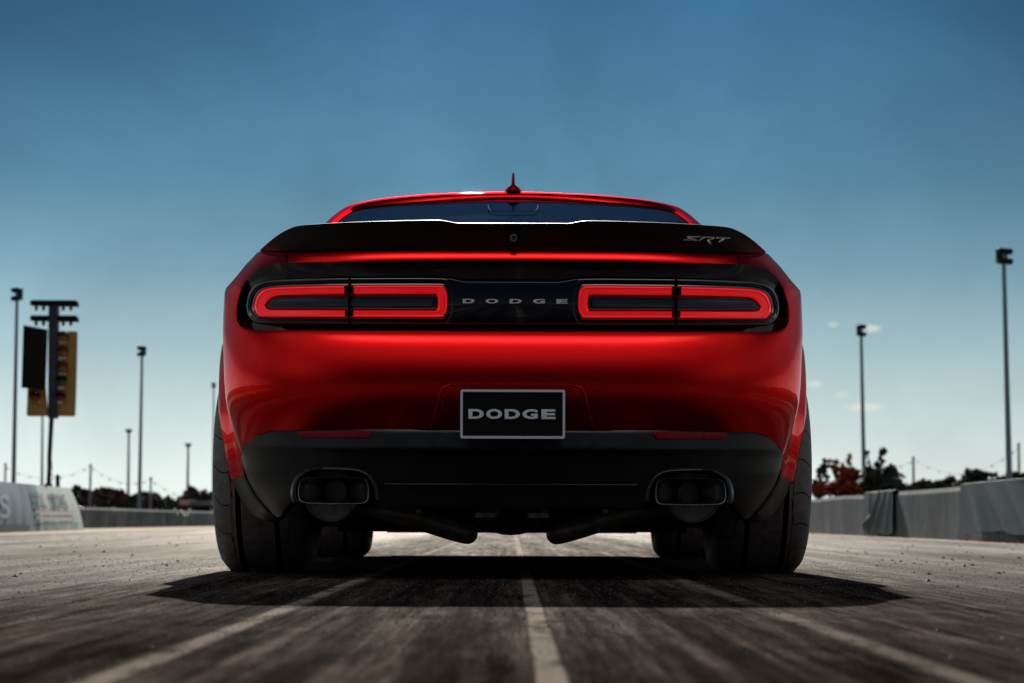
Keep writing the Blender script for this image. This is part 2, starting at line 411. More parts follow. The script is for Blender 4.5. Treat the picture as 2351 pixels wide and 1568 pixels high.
# column from shoulder to the bumper's lower corner = start of the side panels
kc = [k for k, q in enumerate(KS) if 8.5 < q[2] <= 25 or (q[2] == 26 and q[0] == IO[26][0])]
col0 = [rows[-1][k] for k in kc]
col0 += [S3(620.5, 1060, 0) , S3(618.5, 1075, 0), S3(614.5, 1096, 0)]
RW = (7.655, .355); FW = (10.6, .355)
xprof = [(.10, .84), (.3, .885), (.45, .915), (.6, .925), (.75, .927), (.85, .915), (.93, .88), (.97, .84), (1.02, .795)]
def sidex(Y, z):
    x = cr(xprof, z)
    if z < .98: x *= lerp(lerp(.945, .967, min(1, max(0, (z-.4)/.3))), 1, min(1, max(0, (Y-6.94)/.5)))
    x += .012*min(1, max(0, (Y-7.2)))
    best = 0
    for (cy, cz) in (RW, FW):
        rho = math.hypot(Y-cy, z-cz); ang = math.degrees(math.atan2(z-cz, cy-Y if cy == RW[0] else cy-Y))
        a = abs(ang) if ang > -90 else 0
        phi = ang if ang > -45 else (180-abs(ang) if False else ang)
        if phi < 0: phi = max(phi, -20) if phi > -90 else 0
        if phi > 90: phi = 180-phi
        xe = pl([(-20, .88), (-7, .911), (25, .957), (45, .968), (60, .976), (90, .994)], phi)
        w = 1 if rho < .412 else max(0, 1-(rho-.408)/.105)
        w = w*w*(3-2*w)
        best = max(best, w*(xe-x)) if xe > x else (best if best > 0 else w*(xe-x))
    if Y > 10.9: x -= .35*((Y-10.9)/.6)**2
    return x+best
# bottom outline polyline (Y,z) and top outline
bot = []
bot += [(y_, .303) for y_ in (6.99, 7.05, 7.09, 7.12, 7.15, 7.18, 7.21, 7.235)]
def arch(c, r=.405, a0=-8, n=18):
    return [(c[0]-r*cos(radians(lerp(a0, 180-a0, k/n))), c[1]+r*sin(radians(lerp(a0, 180-a0, k/n)))) for k in range(n+1)]
bot += arch(RW); bot += [(lerp(8.12, 10.13, k/8), .20) for k in range(9)]; bot += arch(FW); bot += [(11.1, .22), (11.25, .2), (11.38, .2)]
top = []
for (Y, z) in bot: top.append(Y)
ys0 = col0[0].y
def topz(Y): return pl([(6.9, 1.003), (7.6, 1.0), (8.5, .985), (10, .965), (11, .90), (11.4, .80)], Y)
def topx(Y): return pl([(6.9, .79), (7.6, .80), (9, .80), (10.6, .79), (11.4, .60)], Y)
fz = [(col0[0].z-p.z)/(col0[0].z-col0[-1].z) for p in col0]
side_cols = [col0]
tops = []
for (Y, z) in bot:
    cl = []
    Yt = Y; zt = topz(Yt); xt = topx(Yt)
    for f in fz:
        zz = lerp(zt, z, f); yy = lerp(Yt, Y, f)
        x = sidex(yy, zz)
        b_ = max(0, 1-(yy-6.9)/.5); 
        if f < .25: x = lerp(xt, x, min(1, f/.25)**.7)
        cl.append(Vector((x, yy, zz)))
    # keep behind the bumper silhouette close to the rear
    side_cols.append(cl); tops.append(cl[0])
body.grid(side_cols, 0, mirror=True)
# arch lips and liners
for idx0, cc in ((9, RW), (9+19+9, FW)):
    e = [side_cols[idx0+k][-1] for k in range(19)]
    lip = [[p for p in e], [Vector((p.x-.004, p.y, p.z-.004)) for p in e], [Vector((p.x-.03, p.y, p.z)) for p in e]]
    body.grid(lip, 0, mirror=True)
    body.grid([[Vector((p.x-.03, p.y, p.z)) for p in e], [Vector((.60, lerp(cc[0], p.y, 1.05), lerp(cc[1], p.z, 1.05))) for p in e]], 2, mirror=True)
# boot lid shelf, deck, bonnet
ko = [k for k, q in enumerate(KS) if q[2] <= 9]
ot = [rows[-1][k] for k in ko]
dk = []
d0 = ot
d1 = [Vector((p.x*.995, p.y+.05, p.z+.012)) for p in ot]
d2 = [Vector((p.x*.99+.0, 7.05, lerp(1.035, 1.0, (abs(p.x)/.8)**3))) for p in ot]
body.grid([d0, d1, d2], 0, mirror=True)
secs = []
ulist = [p.x/ot[-1].x for p in ot]
for Y in (7.05, 7.5, 8.0, 9.0, 10.0, 10.6, 11.0, 11.25, 11.38):
    xt, zt = topx(Y)-.002, topz(Y)
    cr_ = .035 if Y < 8 else .05
    secs.append([Vector((t*xt, Y, zt+cr_*(1-t**3))) for t in ulist])
body.grid(secs, 0, mirror=True)
fr = secs[-1]
body.grid([fr, [Vector((p.x*1.02, 11.43, lerp(p.z, .5, .4))) for p in fr], [Vector((p.x*1.02, 11.45, .45)) for p in fr], [Vector((p.x*1.02, 11.40, .2)) for p in fr], [Vector((p.x*1.02, 11.3, .125)) for p in fr]], 0, mirror=True)
body.grid([[q for q in side_cols[-1]][::1], [Vector((q.x*.72, 11.42, q.z)) for q in side_cols[-1]]], 0, mirror=True)
# greenhouse
Sk = [(0, 441.4), (20, 441.6), (60, 442.2), (107, 443.7), (182, 446.7), (257, 452.7), (300, 457.5), (329, 462), (359, 468.5), (383, 477), (407, 493), (431, 514), (470, 548), (520, 590)]
Gk = [(0, 454.8), (18, 454.9), (55, 455.3), (100, 456.8), (167, 460), (238, 464.6), (280, 468.5), (308, 472), (335, 476.2), (356, 481), (379, 491), (405, 511.5), (440, 545), (480, 585)]
def Ygl(u, v):
    s_ = (1196-v)/5140; return (1.03-HC-.42*7.5)/(s_-.42)
dense = lambda L: [tuple(p)[:2] for p in catmull([(a, c, 0) for a, c in L], 4)]
Sd, Gd = dense(Sk), dense(Gk)
gpts = [U(u, v, Ygl(u, v)) for u, v in Gd]; spts = []
for k, (u, v) in enumerate(Sd):
    Y = gpts[k].y+.035+.02*(u/431)**2; spts.append(U(u, v, Y))
rr = []
rr.append([p+Vector((0, .012, -.008)) for p in gpts]); rr.append(gpts)
for q in (12, 25, 38, 50, 60, 69, 77, 84, 90):
    a_ = radians(q); ty_, tz_ = 1-cos(a_), sin(a_)
    rr.append([Vector((lerp(g.x, s_.x, tz_), lerp(g.y, s_.y, ty_), lerp(g.z, s_.z, tz_))) for g, s_ in zip(gpts, spts)])
for dY, dz, sc in ((.03, .0025, 1.0), (.10, .007, 1.0), (.35, .018, 1.0), (.8, .018, .99), (1.30, -.02, .97)):
    rr.append([Vector((s_.x*sc, s_.y+dY, s_.z+dz-(0 if s_.z > 1.2 else .02))) for s_ in spts])
body.grid(rr, 0, mirror=True)
last = rr[-1]
ws = [[lerp(0, 1, 0)*0 or Vector((p.x*lerp(1, 1.25, t) if abs(p.x) < .6 else p.x, lerp(p.y, 10.75, t), lerp(p.z, 1.0, t))) for p in last] for t in (0, .33, .66, 1)]
body.grid(ws, 3, mirror=True)
bodyo = part(body, 'body', M['red'], mats=[M['red'], M['gap'], M['under'], M['glass']], smooth=32, merge=True)
# side windows
jj = [k for k, (u, v) in enumerate(Sd) if 496 <= v <= 572]
for sgn in (-1, 1):
    swm = MB(); swr = []
    for r in rr[12:16]:
        swr.append([Vector((sgn*(r[k].x+.004), r[k].y, r[k].z+.003)) for k in jj])
    swm.grid(swr); part(swm, 'side_window', M['glass'], smooth=60)

# rear window
gl = MB(); rowsg = []
NG = 12
gsel = [p for p, (u, v) in zip(gpts, Gd) if u <= 412]
for j in range(NG+1):
    t = j/NG
    row = []
    for p in gsel:
        bt = Vector((p.x*1.10, 7.5, 1.03-.02*(p.x/.7)**2))
        q = p.lerp(bt, t); q = q+Vector((0, .002, -.004)); row.append(q)
    rowsg.append(row)
gl.grid(rowsg, 0, mirror=True)
rw = part(gl, 'rear_window', M['glass'])
# high brake lamp outline seen behind the glass
hb = MB(); pts = []
for (x, y) in [(-57, 471), (-56, 478), (-50, 483.5), (-20, 485), (20, 485), (50, 483.5), (56, 478), (57, 471)]:
    Y = Ygl(x, y)-.012; pts.append(U(x, y, Y))
hb.tube(catmull(pts, 3), .0016, 6)
M['dim'] = simple('dim_grey_trim', (.05, .08, .10), .8, spec=.1)
part(hb, 'high_brake_lamp', M['dim'])
# shark fin aerial
an = MB()
prof = [(0, 21.5), (3, 20), (8, 16), (12, 9.5), (14, 6.5), (18, 4.8), (24, 4.2), (36, 3.6), (43, 2.8), (45, 1.2)]
loops = []
for (hgt, hw) in prof:
    Yc_ = 8.345+hgt*.0012; ln = lerp(.11, .012, min(1, (hgt/45)**.6)); s_ = 8.36/5140
    z0 = U(0, 442.5, 8.36).z
    hwm = hw*s_; zz = z0+.006+hgt*s_
    loops.append([Vector((hwm*cos(a), Yc_+ln*(1+sin(a))*.7-.02, zz)) for a in [2*pi*k/16 for k in range(16)]])
an.grid(loops, 0, closed=True); an.add(loops[-1], [tuple(range(16))])
part(an, 'roof_aerial', M['red'], smooth=60)

# spoiler ------------------------------------------------------------
topk = [(0, 512), (80, 512), (124, 512), (133, 511.4), (145, 509), (160, 506.6), (172, 505.8), (200, 506), (320, 509), (420, 513.5), (455, 516), (485, 518.6), (500, 521.5), (512, 526), (530, 535), (545, 545), (560, 557), (574, 569.5), (580, 575)]
botk = [(0, 575), (250, 575.5), (500, 577.5), (560, 579), (580, 579.5)]
us = [0, 30, 60, 90, 110, 120, 124, 128, 133, 139, 145, 152, 160, 166, 172, 185, 200, 240, 280, 320, 360, 400, 430, 455, 470, 485, 493, 500, 506, 512, 520, 530, 538, 545, 552, 560, 567, 574, 578, 580]
sp = MB(); rowsS = []
def Yspo(u): 
    xn = u/583; return .03*xn*xn+.34*(1-sqrt(max(0, 1-min(1, xn)**7)))
for u in us:
    vt, vb = cr(topk, u), cr(botk, u); base = Yspo(u)
    r = []
    h = max(.5, vb-vt)
    # bottom inner, bottom edge, face, top edge, top surface
    r.append(U(u, vb-.5, 6.68+base)); r.append(U(u, vb+.2, 6.585+base)); r.append(U(u, vb-1.2, 6.575+base)); r.append(U(u, vb-.10*h-1.2, 6.570+base))
    for t, yo in ((.3, 6.556), (.5, 6.545), (.7, 6.533), (.86, 6.523), (.94, 6.519)):
        r.append(U(u, lerp(vb, vt, t), yo+base))
    e = min(1, h/20)
    pT = U(u, vt, 6.522+base)
    r.append(U(u, vt+1.8*e, 6.517+base)); r.append(U(u, vt+.7*e, 6.519+base)); r.append(Vector(pT))
    r.append(pT+Vector((0, .008, .0004))); r.append(pT+Vector((0, .03, -.001))); r.append(pT+Vector((0, .10, -.012))); r.append(pT+Vector((0, .24, -.045*e))); r.append(pT+Vector((0, .34, -.075*e)))
    rowsS.append(r)
sp.grid(rowsS, 0, mirror=True)
spo = part(sp, 'boot_spoiler', M['matte'], smooth=50)
cam_ = MB()
c0 = U(1.5, 546, 6.535)
for r_, y0, y1, k in ((.0105, -.004, .004, 0), (.0075, -.006, .0, 1)):
    ring = [[c0+Vector((r_*cos(2*pi*a/20), y, r_*sin(2*pi*a/20))) for a in range(20)] for y in (y1, y0)]
    cam_.grid(ring, k, closed=True); cam_.add(ring[1], [tuple(range(20))], k)
cam_.grid([[c0+Vector((rr_*cos(2*pi*a/20), -.0068, rr_*sin(2*pi*a/20))) for a in range(20)] for rr_ in (.0045, .0036)], 2, closed=True)
part(cam_, 'reversing_camera', M['matte'], mats=[M['pipe'], M['gloss'], M['dchrome']])
# badge SRT, drawn from strokes
def badge_pt(zx, zy, off):
    px = (1950+zx/4.48)/1.2761; py = (650+zy/4.48)/1.2761
    u = px-CX; vt, vb = cr(topk, u), cr(botk, u); t = (vb-py)/(vb-vt)
    return U(u, py, lerp(6.568, 6.523, t)+Yspo(u)+off)
SRT = [[(225, 237), (240, 222), (352, 226), (352, 232), (345, 237)], [(277, 198), (290, 210), (352, 226), (352, 238), (405, 245), (425, 238), (415, 226), (330, 196), (285, 190)], [(277, 198), (285, 180), (467, 182), (456, 194), (330, 196)],
       [(490, 186), (514, 187), (450, 246), (428, 246)], [(490, 186), (645, 190), (640, 205), (500, 201)], [(640, 205), (600, 228), (540, 234), (535, 222), (590, 214), (605, 204)], [(540, 228), (572, 232), (600, 287), (568, 284)],
       [(655, 207), (668, 192), (848, 200), (838, 214)], [(735, 209), (770, 211), (715, 262), (682, 260)]]
bd = MB()
for k, st in enumerate(SRT):
    lay = []
    n = len(st); cx_ = sum(p[0] for p in st)/n; cy_ = sum(p[1] for p in st)/n
    A = [badge_pt(x, y, -.0005) for x, y in st]; B = [badge_pt(x, y, -.004-.0003*k) for x, y in st]
    Cc = [badge_pt(lerp(x, cx_, .14), lerp(y, cy_, .55), -.0065-.0003*k) for x, y in st]
    bd.grid([A, B, Cc], 0, closed=True); bd.add(Cc, [tuple(range(n))])
part(bd, 'boot_badge', M['chrome'], smooth=20, merge=False)

# tail panel -----------------------------------------------------------
Itop = [(q[0][0], q[0][1]) for q in IO if q[0][1] < 722]; Ibot = [(q[0][0], q[0][1]) for q in IO if q[0][1] >= 722][::-1]
Itop = sorted(Itop+[(635, 722)]); Ibot = sorted(Ibot+[(635, 722)])
def dedupe(L):
    o = []
    for p in L:
        if not o or p[0] > o[-1][0]+.01: o.append(p)
    return o
Itop, Ibot = dedupe(Itop), dedupe(Ibot)
def Ypan(u): return 6.562+corner(u/670)
tp = MB(); rws = []
uu = [0, 40, 80, 115, 122, 128, 134, 140, 150, 170, 200, 250, 300, 350, 400, 450, 500, 517, 519, 521, 540, 560, 575, 590, 600, 608, 615, 621, 626, 630, 633, 635, 636.5]
for u in uu:
    uq = min(u, 635); vt, vb = pl(Itop, uq)-2, pl(Ibot, uq)+2.5
    r = []
    dip = pl([(0, 645), (118, 645), (135, 641), (150, 638), (400, 640), (500, 645)], u)
    vs_ = [vt, lerp(vt, dip-8, .35), lerp(vt, dip-8, .8), dip-4, dip-2, dip+4, 690, 735, 748, 752, vb]
    if u > 530:
        vs_ = [lerp(vt, vb, k/10) for k in range(11)]; offs = [.030, .034, .036, .036, .036, .036, .036, .034, .03, .024, .018]
    else:
        offs = [.016, .022, .028, .030, .044, .046, .046, .046, .044, .024, .014]
    f = max(0, min(1, (u-500)/60))
    for v_, of in zip(vs_, offs): r.append(U(u, v_, Ypan(uq)+of-.012))
    rws.append(r)
tp.grid(rws, 0, mirror=True)
part(tp, 'tail_panel', simple('piano_black_panel', (.010, .006, .010), .16, spec=.5, coat=.25), smooth=50)
# centre applique
ap = MB(); rws = []
for u in [0, 30, 60, 90, 105, 116, 124, 132, 140, 150]:
    t0 = pl([(0, 646), (105, 646), (118, 644.6), (132, 641.5), (140, 639.8), (150, 638.8)], u)
    Yq = Ypan(u)
    rws.append([U(u, t0-1.2, Yq+.03), U(u, t0-.6, Yq+.005), U(u, t0+.2, Yq-.0005), U(u, t0+1.2, Yq-.0035), U(u, t0+3, Yq-.004), U(u, 690, Yq-.003), U(u, 742, Yq-.001), U(u, 744.5, Yq+.001), U(u, 745.5, Yq+.03)])
ap.grid(rws, 0, mirror=True)
appl = part(ap, 'centre_applique', simple('navy_gloss_black', (.005, .009, .017), .05, coat=.5), smooth=60)
# raised letters on the applique
def letters(word, boxes, v0, v1, yfun, name, mat, depth, parent=None):
    mb = MB()
    for ch, (x0, x1) in zip(word, boxes):
        vs, fs = text_mesh(ch, 1, 1, .012 if 'raised' in name else .08, 'ltr')
        zmin = min(v.z for v in vs); zmax = max(v.z for v in vs)
        out = []
        for v in vs:
            px = lerp(x0, x1, v.x); py = lerp(v1, v0, v.y); u = px-CX
            out.append(U(u, py, yfun(u)-(v.z-zmin)/(zmax-zmin)*depth))
        mb.add(out, fs); part(mb, name, mat, parent, smooth=30, recalc=False); mb = MB()
letters('DODGE', [(1062, 1089.5), (1114.5, 1143.5), (1169.5, 1197.5), (1223.5, 1251), (1277, 1303)], 686.3, 697, lambda u: Ypan(u)-.003, 'raised_letter', M['chrome'], .005)

# tail lamps
RO = [(175, 656), (300, 656.5), (430, 658), (520, 660.8), (558, 663.5), (575, 669), (586, 680), (593, 700), (592, 715), (584, 724.5), (566, 728), (430, 728), (300, 728), (172, 728), (159, 723), (152, 708), (152, 676), (160, 661)]
RI = [(182, 676), (300, 676.5), (430, 677.5), (520, 679.5), (545, 682), (557, 688), (564, 696), (569, 704), (565, 710), (555, 712.7), (540, 713), (430, 713), (300, 713), (182, 713), (176, 710), (172.5, 703), (172.5, 685), (176, 678.5)]
BO = [(165, 638.5), (300, 638.3), (430, 640), (530, 643.5), (570, 647), (593, 657), (607, 675), (614, 700), (611, 722), (600, 738), (575, 744.5), (430, 744.5), (300, 744.5), (165, 744.5), (147, 738), (139, 716), (139, 668), (148, 645)]
def loop2(L):
    return [tuple(p)[:2] for p in catmull([(a, c, 0) for a, c in L], 5, True)]
RO2, RI2, BO2 = loop2(RO), loop2(RI), loop2(BO)
ci = (370, 695)
tl_group = 'tail lamps of the red car'
for sgn in (-1, 1):
    def T(u, v, off): 
        p = U(u, v, Ypan(u)+off); return Vector((sgn*p.x, p.y, p.z))
    bz = MB(); rws = []
    for t, off in ((-.06, .04), (0, .008), (.02, -.0012), (.06, -.0024), (.20, -.0040), (.26, -.0038), (.34, .003), (.5, .008), (.62, .007), (.70, .0022), (.73, .0006), (.76, .0), (.90, -.0012), (.95, .001), (1.0, .004), (1.0, .012)):
        rws.append([T(lerp(a[0], c[0], t), lerp(a[1], c[1], t), off) for a, c in zip(BO2, RO2)])
    bz.grid(rws, 0, closed=True)
    lamp = part(bz, 'tail_lamp', M['gloss'], smooth=60)
    rg = MB(); rws = []
    for t, off in ((0, .010), (0, .003), (.05, .0005), (.19, -.0005), (.21, .0025), (.28, .003), (.6, .0035), (.86, .0045), (.97, .008), (1, .018)):
        rws.append([T(lerp(a[0], c[0], t), lerp(a[1], c[1], t), off) for a, c in zip(RO2, RI2)])
    rg.grid(rws, 0, closed=True, fm=lambda i, j: 1 if i < 3 else (2 if i in (3, 4, 8) else 0))
    part(rg, 'lamp_ring', M['lens'], parent=lamp, smooth=40, mats=[M['lens'], M['lensedge'], M['lensdark']])
    hs = MB()
    rws = [[T(lerp(a[0], ci[0] if 0 else (a[0]*.98+7), t), lerp(a[1], 695.5, t), off) for a in RI2] for t, off in ((0, .015), (.25, .008), (.3, .007), (.34, .011), (1.0, .011))]
    hs.grid(rws, 0, closed=True)
    part(hs, 'lamp_housing', M['gloss'], parent=lamp, smooth=30)
    ln = MB(); rws = []
    for u in [184, 188, 200, 250, 300, 371, 381, 430, 480, 520, 545, 553, 557]:
        e = pl([(184, .75), (190, 1), (540, 1), (552, .85), (557, .5)], u); mid = pl([(184, 695), (557, 697)], u); hh = 8.3*e
        rws.append([T(u, mid-hh, .011), T(u, mid-hh+.6, .007), T(u, mid, .006), T(u, mid+hh-.6, .007), T(u, mid+hh, .011)])
    ln.grid(rws, 0)
    part(ln, 'lamp_lens', M['clear'], parent=lamp)
    dv = MB()
    for (a, c, v0, v1, off) in ((373.7, 378.3, 636.5, 746.5, -.0085), (365.5, 373.5, 657.2, 675.5, -.0015), (378.5, 387, 657.5, 675.5, -.0015), (366, 373.5, 713.5, 727.4, -.0015), (378.5, 385, 713.5, 727.4, -.0015)):
        q = [T(a, v0, off), T(c, v0, off), T(c, v1, off), T(a, v1, off)]
        dv.prism(q, (0, .012, 0))
    part(dv, 'lamp_divider', M['gap'], parent=lamp)

# lower valance / diffuser ---------------------------------------------
Dt = [(0, 984.2), (100, 984.7), (200, 985.7), (310, 986.7), (430, 988.2), (510, 989.2), (555, 991.2), (582, 998.7), (603, 1013.7), (617, 1033), (621.5, 1049)]
zb = [(0, 1166), (300, 1166), (307, 1160), (309, 1140), (313, 1118), (320, 1103), (330, 1093), (345, 1086), (365, 1083), (410, 1081.5), (450, 1083), (468, 1086), (482, 1093), (492, 1103), (498, 1118), (501, 1138), (503, 1150), (508, 1158), (520, 1172), (532, 1185), (540, 1187.5), (551, 1178), (571, 1155), (584, 1138), (596, 1120), (606, 1103), (613, 1085), (618, 1068), (621.5, 1050)]
cre = [(0, 1035), (440, 1035), (500, 1037), (520, 1042), (532, 1052), (540, 1070), (547, 1100), (551, 1135), (548, 1165), (542, 1187)]
def creu(v):  # u of the crease at height v
    return pl([(1035, 470), (1037, 500), (1042, 520), (1052, 532), (1070, 540), (1100, 547), (1135, 551), (1190, 545)], v)
def Yval(u, v):
    xn = min(1, u/Ue(min(v, 1075)) if v < 1050 else u/pl([(1050, 621), (1085, 614), (1120, 597), (1155, 573), (1190, 543)], v))
    lean = pl([(984, .006), (988, -.002), (1030, -.011), (1036, -.008), (1060, -.001), (1190, .034)], v)+Yb(984)
    cor = .05*xn*xn+.34*(1-sqrt(max(0, 1-xn**5)))
    rec = 0
    if v > 1033:
        du = (creu(v)-u)/10.0; dvv = (v-1034)/7.0
        t = min(1, max(0, du))*min(1, max(0, dvv)); t = t*t*(3-2*t); rec = .055*t
        y = lean+cor
        yr = 6.50+.02*(v-1036)/60+.05*xn*xn
        return max(y, lerp(y, max(yr, y), t)) if True else y
    return lean+cor
va = MB(); rws = []
ul = sorted(set([0, 40, 80, 120, 160, 200, 240, 280, 300, 305, 307, 309, 311, 313, 316, 320, 325, 330, 337, 345, 355, 365, 380, 400, 420, 440, 450, 460, 468, 475, 482, 487, 492, 495, 498, 500, 501, 503, 505, 508, 514, 520, 526, 532, 536, 540, 543, 546, 549, 552, 556, 560, 565, 571, 577, 584, 590, 596, 601, 606, 610, 613, 616, 618, 620, 621.5]))
NV = 40
for u in ul:
    vt, vb = pl(Dt, u)+.4, pl(zb, u)
    r = [U(u, vt, Yval(u, vt)+.03)]
    for k in range(NV+1):
        v = lerp(vt, vb, k/NV); r.append(U(u, v, Yval(u, v)))
    e = r[-1]; r.append(e+Vector((0, .006, -.003))); r.append(e+Vector((0, .16, .0)))
    rws.append(r)
va.grid(rws, 0, mirror=True)
part(va, 'rear_valance', M['plastic'], smooth=50)
# ridge and exhaust surrounds
rd = MB()
rd.tube([U(x, 1113, 6.513+.02*(abs(x)/300)**2) for x in range(-293, 294, 20)], .0035, 8)
part(rd, 'valance_ridge', M['plastic'], smooth=80)
arcO = [(302, 1150), (303, 1132), (308, 1113), (317, 1097), (330, 1084), (350, 1075.5), (380, 1071.5), (412, 1070), (445, 1071.5), (470, 1076), (487, 1085), (499, 1097), (506, 1112), (509, 1130), (508, 1145), (504, 1155)]
for sgn in (-1, 1):
    sr = MB(); path = catmull([(a, c, 0) for a, c in arcO], 4); rws = []
    cenx, cenz = 405, 1125
    for p in path:
        d = Vector((cenx-p.x, cenz-p.y)); d.normalize(); r = []
        for off, yo in ((0, .012), (1.5, -.002), (4, -.014), (9, -.020), (12, -.019), (13.5, -.012), (14, .06)):
            q = U(p.x+d.x*off, p.y+d.y*off*.9, 6.515+.05*(p.x/620)**2+yo); r.append(Vector((sgn*q.x, q.y, q.z)))
        rws.append(r)
    sr.grid(rws, 0)
    part(sr, 'exhaust_surround', M['plastic'], smooth=70)
    # tip
    tipk = [(348, 1098), (405, 1096.7), (468, 1098.5), (483, 1104), (489, 1115), (490.5, 1130), (489, 1146), (480, 1154), (462, 1156.5), (405, 1157.5), (350, 1156.5), (336, 1153), (331, 1144), (330, 1130), (331, 1115), (336, 1104)]
    tk = [tuple(p)[:2] for p in catmull([(a, c, 0) for a, c in tipk], 5, True)]
    tt = MB(); rws = []
    for sc, Y in ((1.03, 6.9), (1.03, 6.56), (1.025, 6.547), (1.01, 6.543), (.985, 6.547), (.965, 6.56)):
        rws.append([U(405+(u-405)*sc, 1127+(v-1127)*sc, Y) for u, v in tk])
    # blend to round inner pipe
    for t, Y in ((.25, 6.575), (.6, 6.60), (.9, 6.625), (1, 6.635)):
        row = []
        for u, v in tk:
            a = math.atan2(v-1129, (u-405)); cu, cv = 405+25*cos(a), 1130+25*sin(a)
            bu, bv = 405+(u-405)*.965, 1127+(v-1127)*.965
            row.append(U(lerp(bu, cu, t), lerp(bv, cv, t), Y))
        rws.append(row)
    inner_ = [U(405+25*cos(math.atan2(v-1129, u-405)), 1130+25*sin(math.atan2(v-1129, u-405)), 6.80) for u, v in tk]
    rws = [[Vector((sgn*p.x, p.y, p.z)) for p in r] for r in rws]; inner_ = [Vector((sgn*p.x, p.y, p.z)) for p in inner_]
    tt.grid(rws, 0, closed=True, fm=lambda i, j: 2 if i in (2, 3) else 0); tt.grid([rws[-1], inner_], 1, closed=True); tt.add(inner_, [tuple(range(len(inner_)))], 1)
    tip = part(tt, 'exhaust_tip', M['dchrome'], mats=[M['dchrome'], M['gap'], M['chrome']], smooth=50)
    mf = MB(); c_ = U(sgn*415, 1137, 6.72); R_ = .078
    mf.tube([c_+Vector((0, 0, 0)), c_+Vector((0, .5, 0))], R_*.97, 40)
    ringp = []
    for k in range(41):
        a = 2*pi*k/40; ringp.append(c_+Vector((R_*cos(a), -.004, R_*sin(a))))
    mf.tube(ringp, .0035, 6)
    part(mf, 'silencer', M['pipe'], smooth=50)
    pp = MB()
    pth = catmull([U(sgn*360, 1150, 7.05), U(sgn*300, 1168, 6.98), U(sgn*240, 1184, 6.97), U(sgn*180, 1203, 6.99), U(sgn*135, 1217, 7.01), U(sgn*112, 1223, 7.04), U(sgn*104, 1225, 7.14), U(sgn*102, 1226, 7.4)], 6)
    pp.tube(pth, .034, 20)
    part(pp, 'exhaust_pipe', M['pipe'], smooth=60)
    # reflector
    rf = MB(); q = [(323, 990.5), (495, 991.5), (493, 998), (488, 1003.5), (481, 1006), (336, 1005.5), (329, 1003), (326, 998)]
    A = []; B = []; Bb = []
    def W(u, v, o):
        p = U(u, v, Yval(u, v)+o); return Vector((sgn*p.x, p.y, p.z))
    topr = [W(lerp(323, 495, k/14), lerp(990.5, 991.5, k/14), -.004) for k in range(15)]; mid = [W(lerp(326, 493, k/14), 998, -.005) for k in range(15)]; bt = [W(lerp(334, 484, k/14), 1005.8, -.004) for k in range(15)]
    back0 = [p+Vector((0, .006, 0)) for p in topr]; back1 = [p+Vector((0, .006, 0)) for p in bt]
    rf.grid([back0, topr, mid, bt, back1], 0)
    part(rf, 'reflector', M['reflector'], smooth=30)
    # lower black arch extension
    le = MB()
    outer = [(644.5, 1099), (634, 1125), (623, 1148), (609, 1168), (595, 1183), (575, 1194.5), (557, 1199), (541, 1200.5)]
    innr = [(613.5, 1096), (604, 1116), (592, 1137.6), (579, 1155), (564, 1172.5), (552, 1181), (545, 1186), (540, 1188)]
    o2 = catmull([(a, c, 0) for a, c in outer], 4); i2 = catmull([(a, c, 0) for a, c in innr], 4); rws = []
    n_ = len(o2)
    for k, (a, c) in enumerate(zip(i2, o2)):
        t = k/(n_-1); Yo = lerp(7.25, 6.98, t**1.3); Yi = lerp(6.9, 6.86, t)
        pts_ = [U(a.x, a.y, Yi+.02), U(lerp(a.x, c.x, .15), lerp(a.y, c.y, .15), Yi+.03), U(lerp(a.x, c.x, .5), lerp(a.y, c.y, .5), lerp(Yi+.03, Yo, .45)), U(lerp(a.x, c.x, .9), lerp(a.y, c.y, .9), lerp(Yi+.03, Yo, .92)), U(c.x, c.y, Yo), U(c.x-3, c.y-1, Yo+.01), U(c.x-30, c.y-16, Yo+.04)]
        rws.append([Vector((sgn*p.x, p.y, p.z)) for p in pts_])
    le.grid(rws, 0)
    part(le, 'arch_extension', M['plastic'], smooth=60)
# plate recess, plate
pr = MB()
outl = [(190, 983), (186, 975), (176, 938), (166, 900), (160, 891), (147, 884), (120, 882), (60, 881.5), (0, 881.5)]
o3 = catmull([(a, c, 0) for a, c in outl], 4)
rws = []
for sc, off in ((1.0, .004), (1.0, -.0035), (.992, -.005), (.975, -.0045), (.955, .002), (.93, .0005)):
    rws.append([S3(p.x*sc, 984-(984-p.y)*lerp(1, sc, .9), off-.001) for p in o3])
M['redrec'] = M['red']
pr.grid(rws[1:], 0, mirror=True)
part(pr, 'plate_recess', M['red'], smooth=60)
pb = MB()
tilt = lambda v: 6.392+.012*(v-893)/114
def rrect(x0, x1, y0, y1, r, n=5):
    out = []
    for cx_, cy_, a0 in ((x1-r, y0+r, -90), (x1-r, y1-r, 0), (x0+r, y1-r, 90), (x0+r, y0+r, 180)):
        for k in range(n+1):
            a = radians(a0+90*k/n); out.append((cx_+r*cos(a), cy_+r*sin(a)))
    return out
ox = rrect(-119.5, 121, 894.5, 1007, 5); ix = rrect(-114, 115.5, 900, 1001, 1.5)
A = [U(u, v, tilt(v)) for u, v in ox]; B = [p+Vector((0, .012, 0)) for p in A]
pb.grid([B, A], 0, closed=True); pb.add([p+Vector((0, .001, 0)) for p in A], [tuple(range(len(A)))])
pb.add(B, [tuple(range(len(B)))[::-1]])
plate = part(pb, 'number_plate', simple('plate_black', (.006, .005, .007), .45, spec=.3), smooth=30)
pf = MB()
A2 = [p+Vector((0, -.0035, 0)) for p in A]; I2 = [U(u, v, tilt(v)-.0035) for u, v in ix]; I3 = [p+Vector((0, .004, 0)) for p in I2]; A3 = [p+Vector((0, .0002, 0)) for p in A]
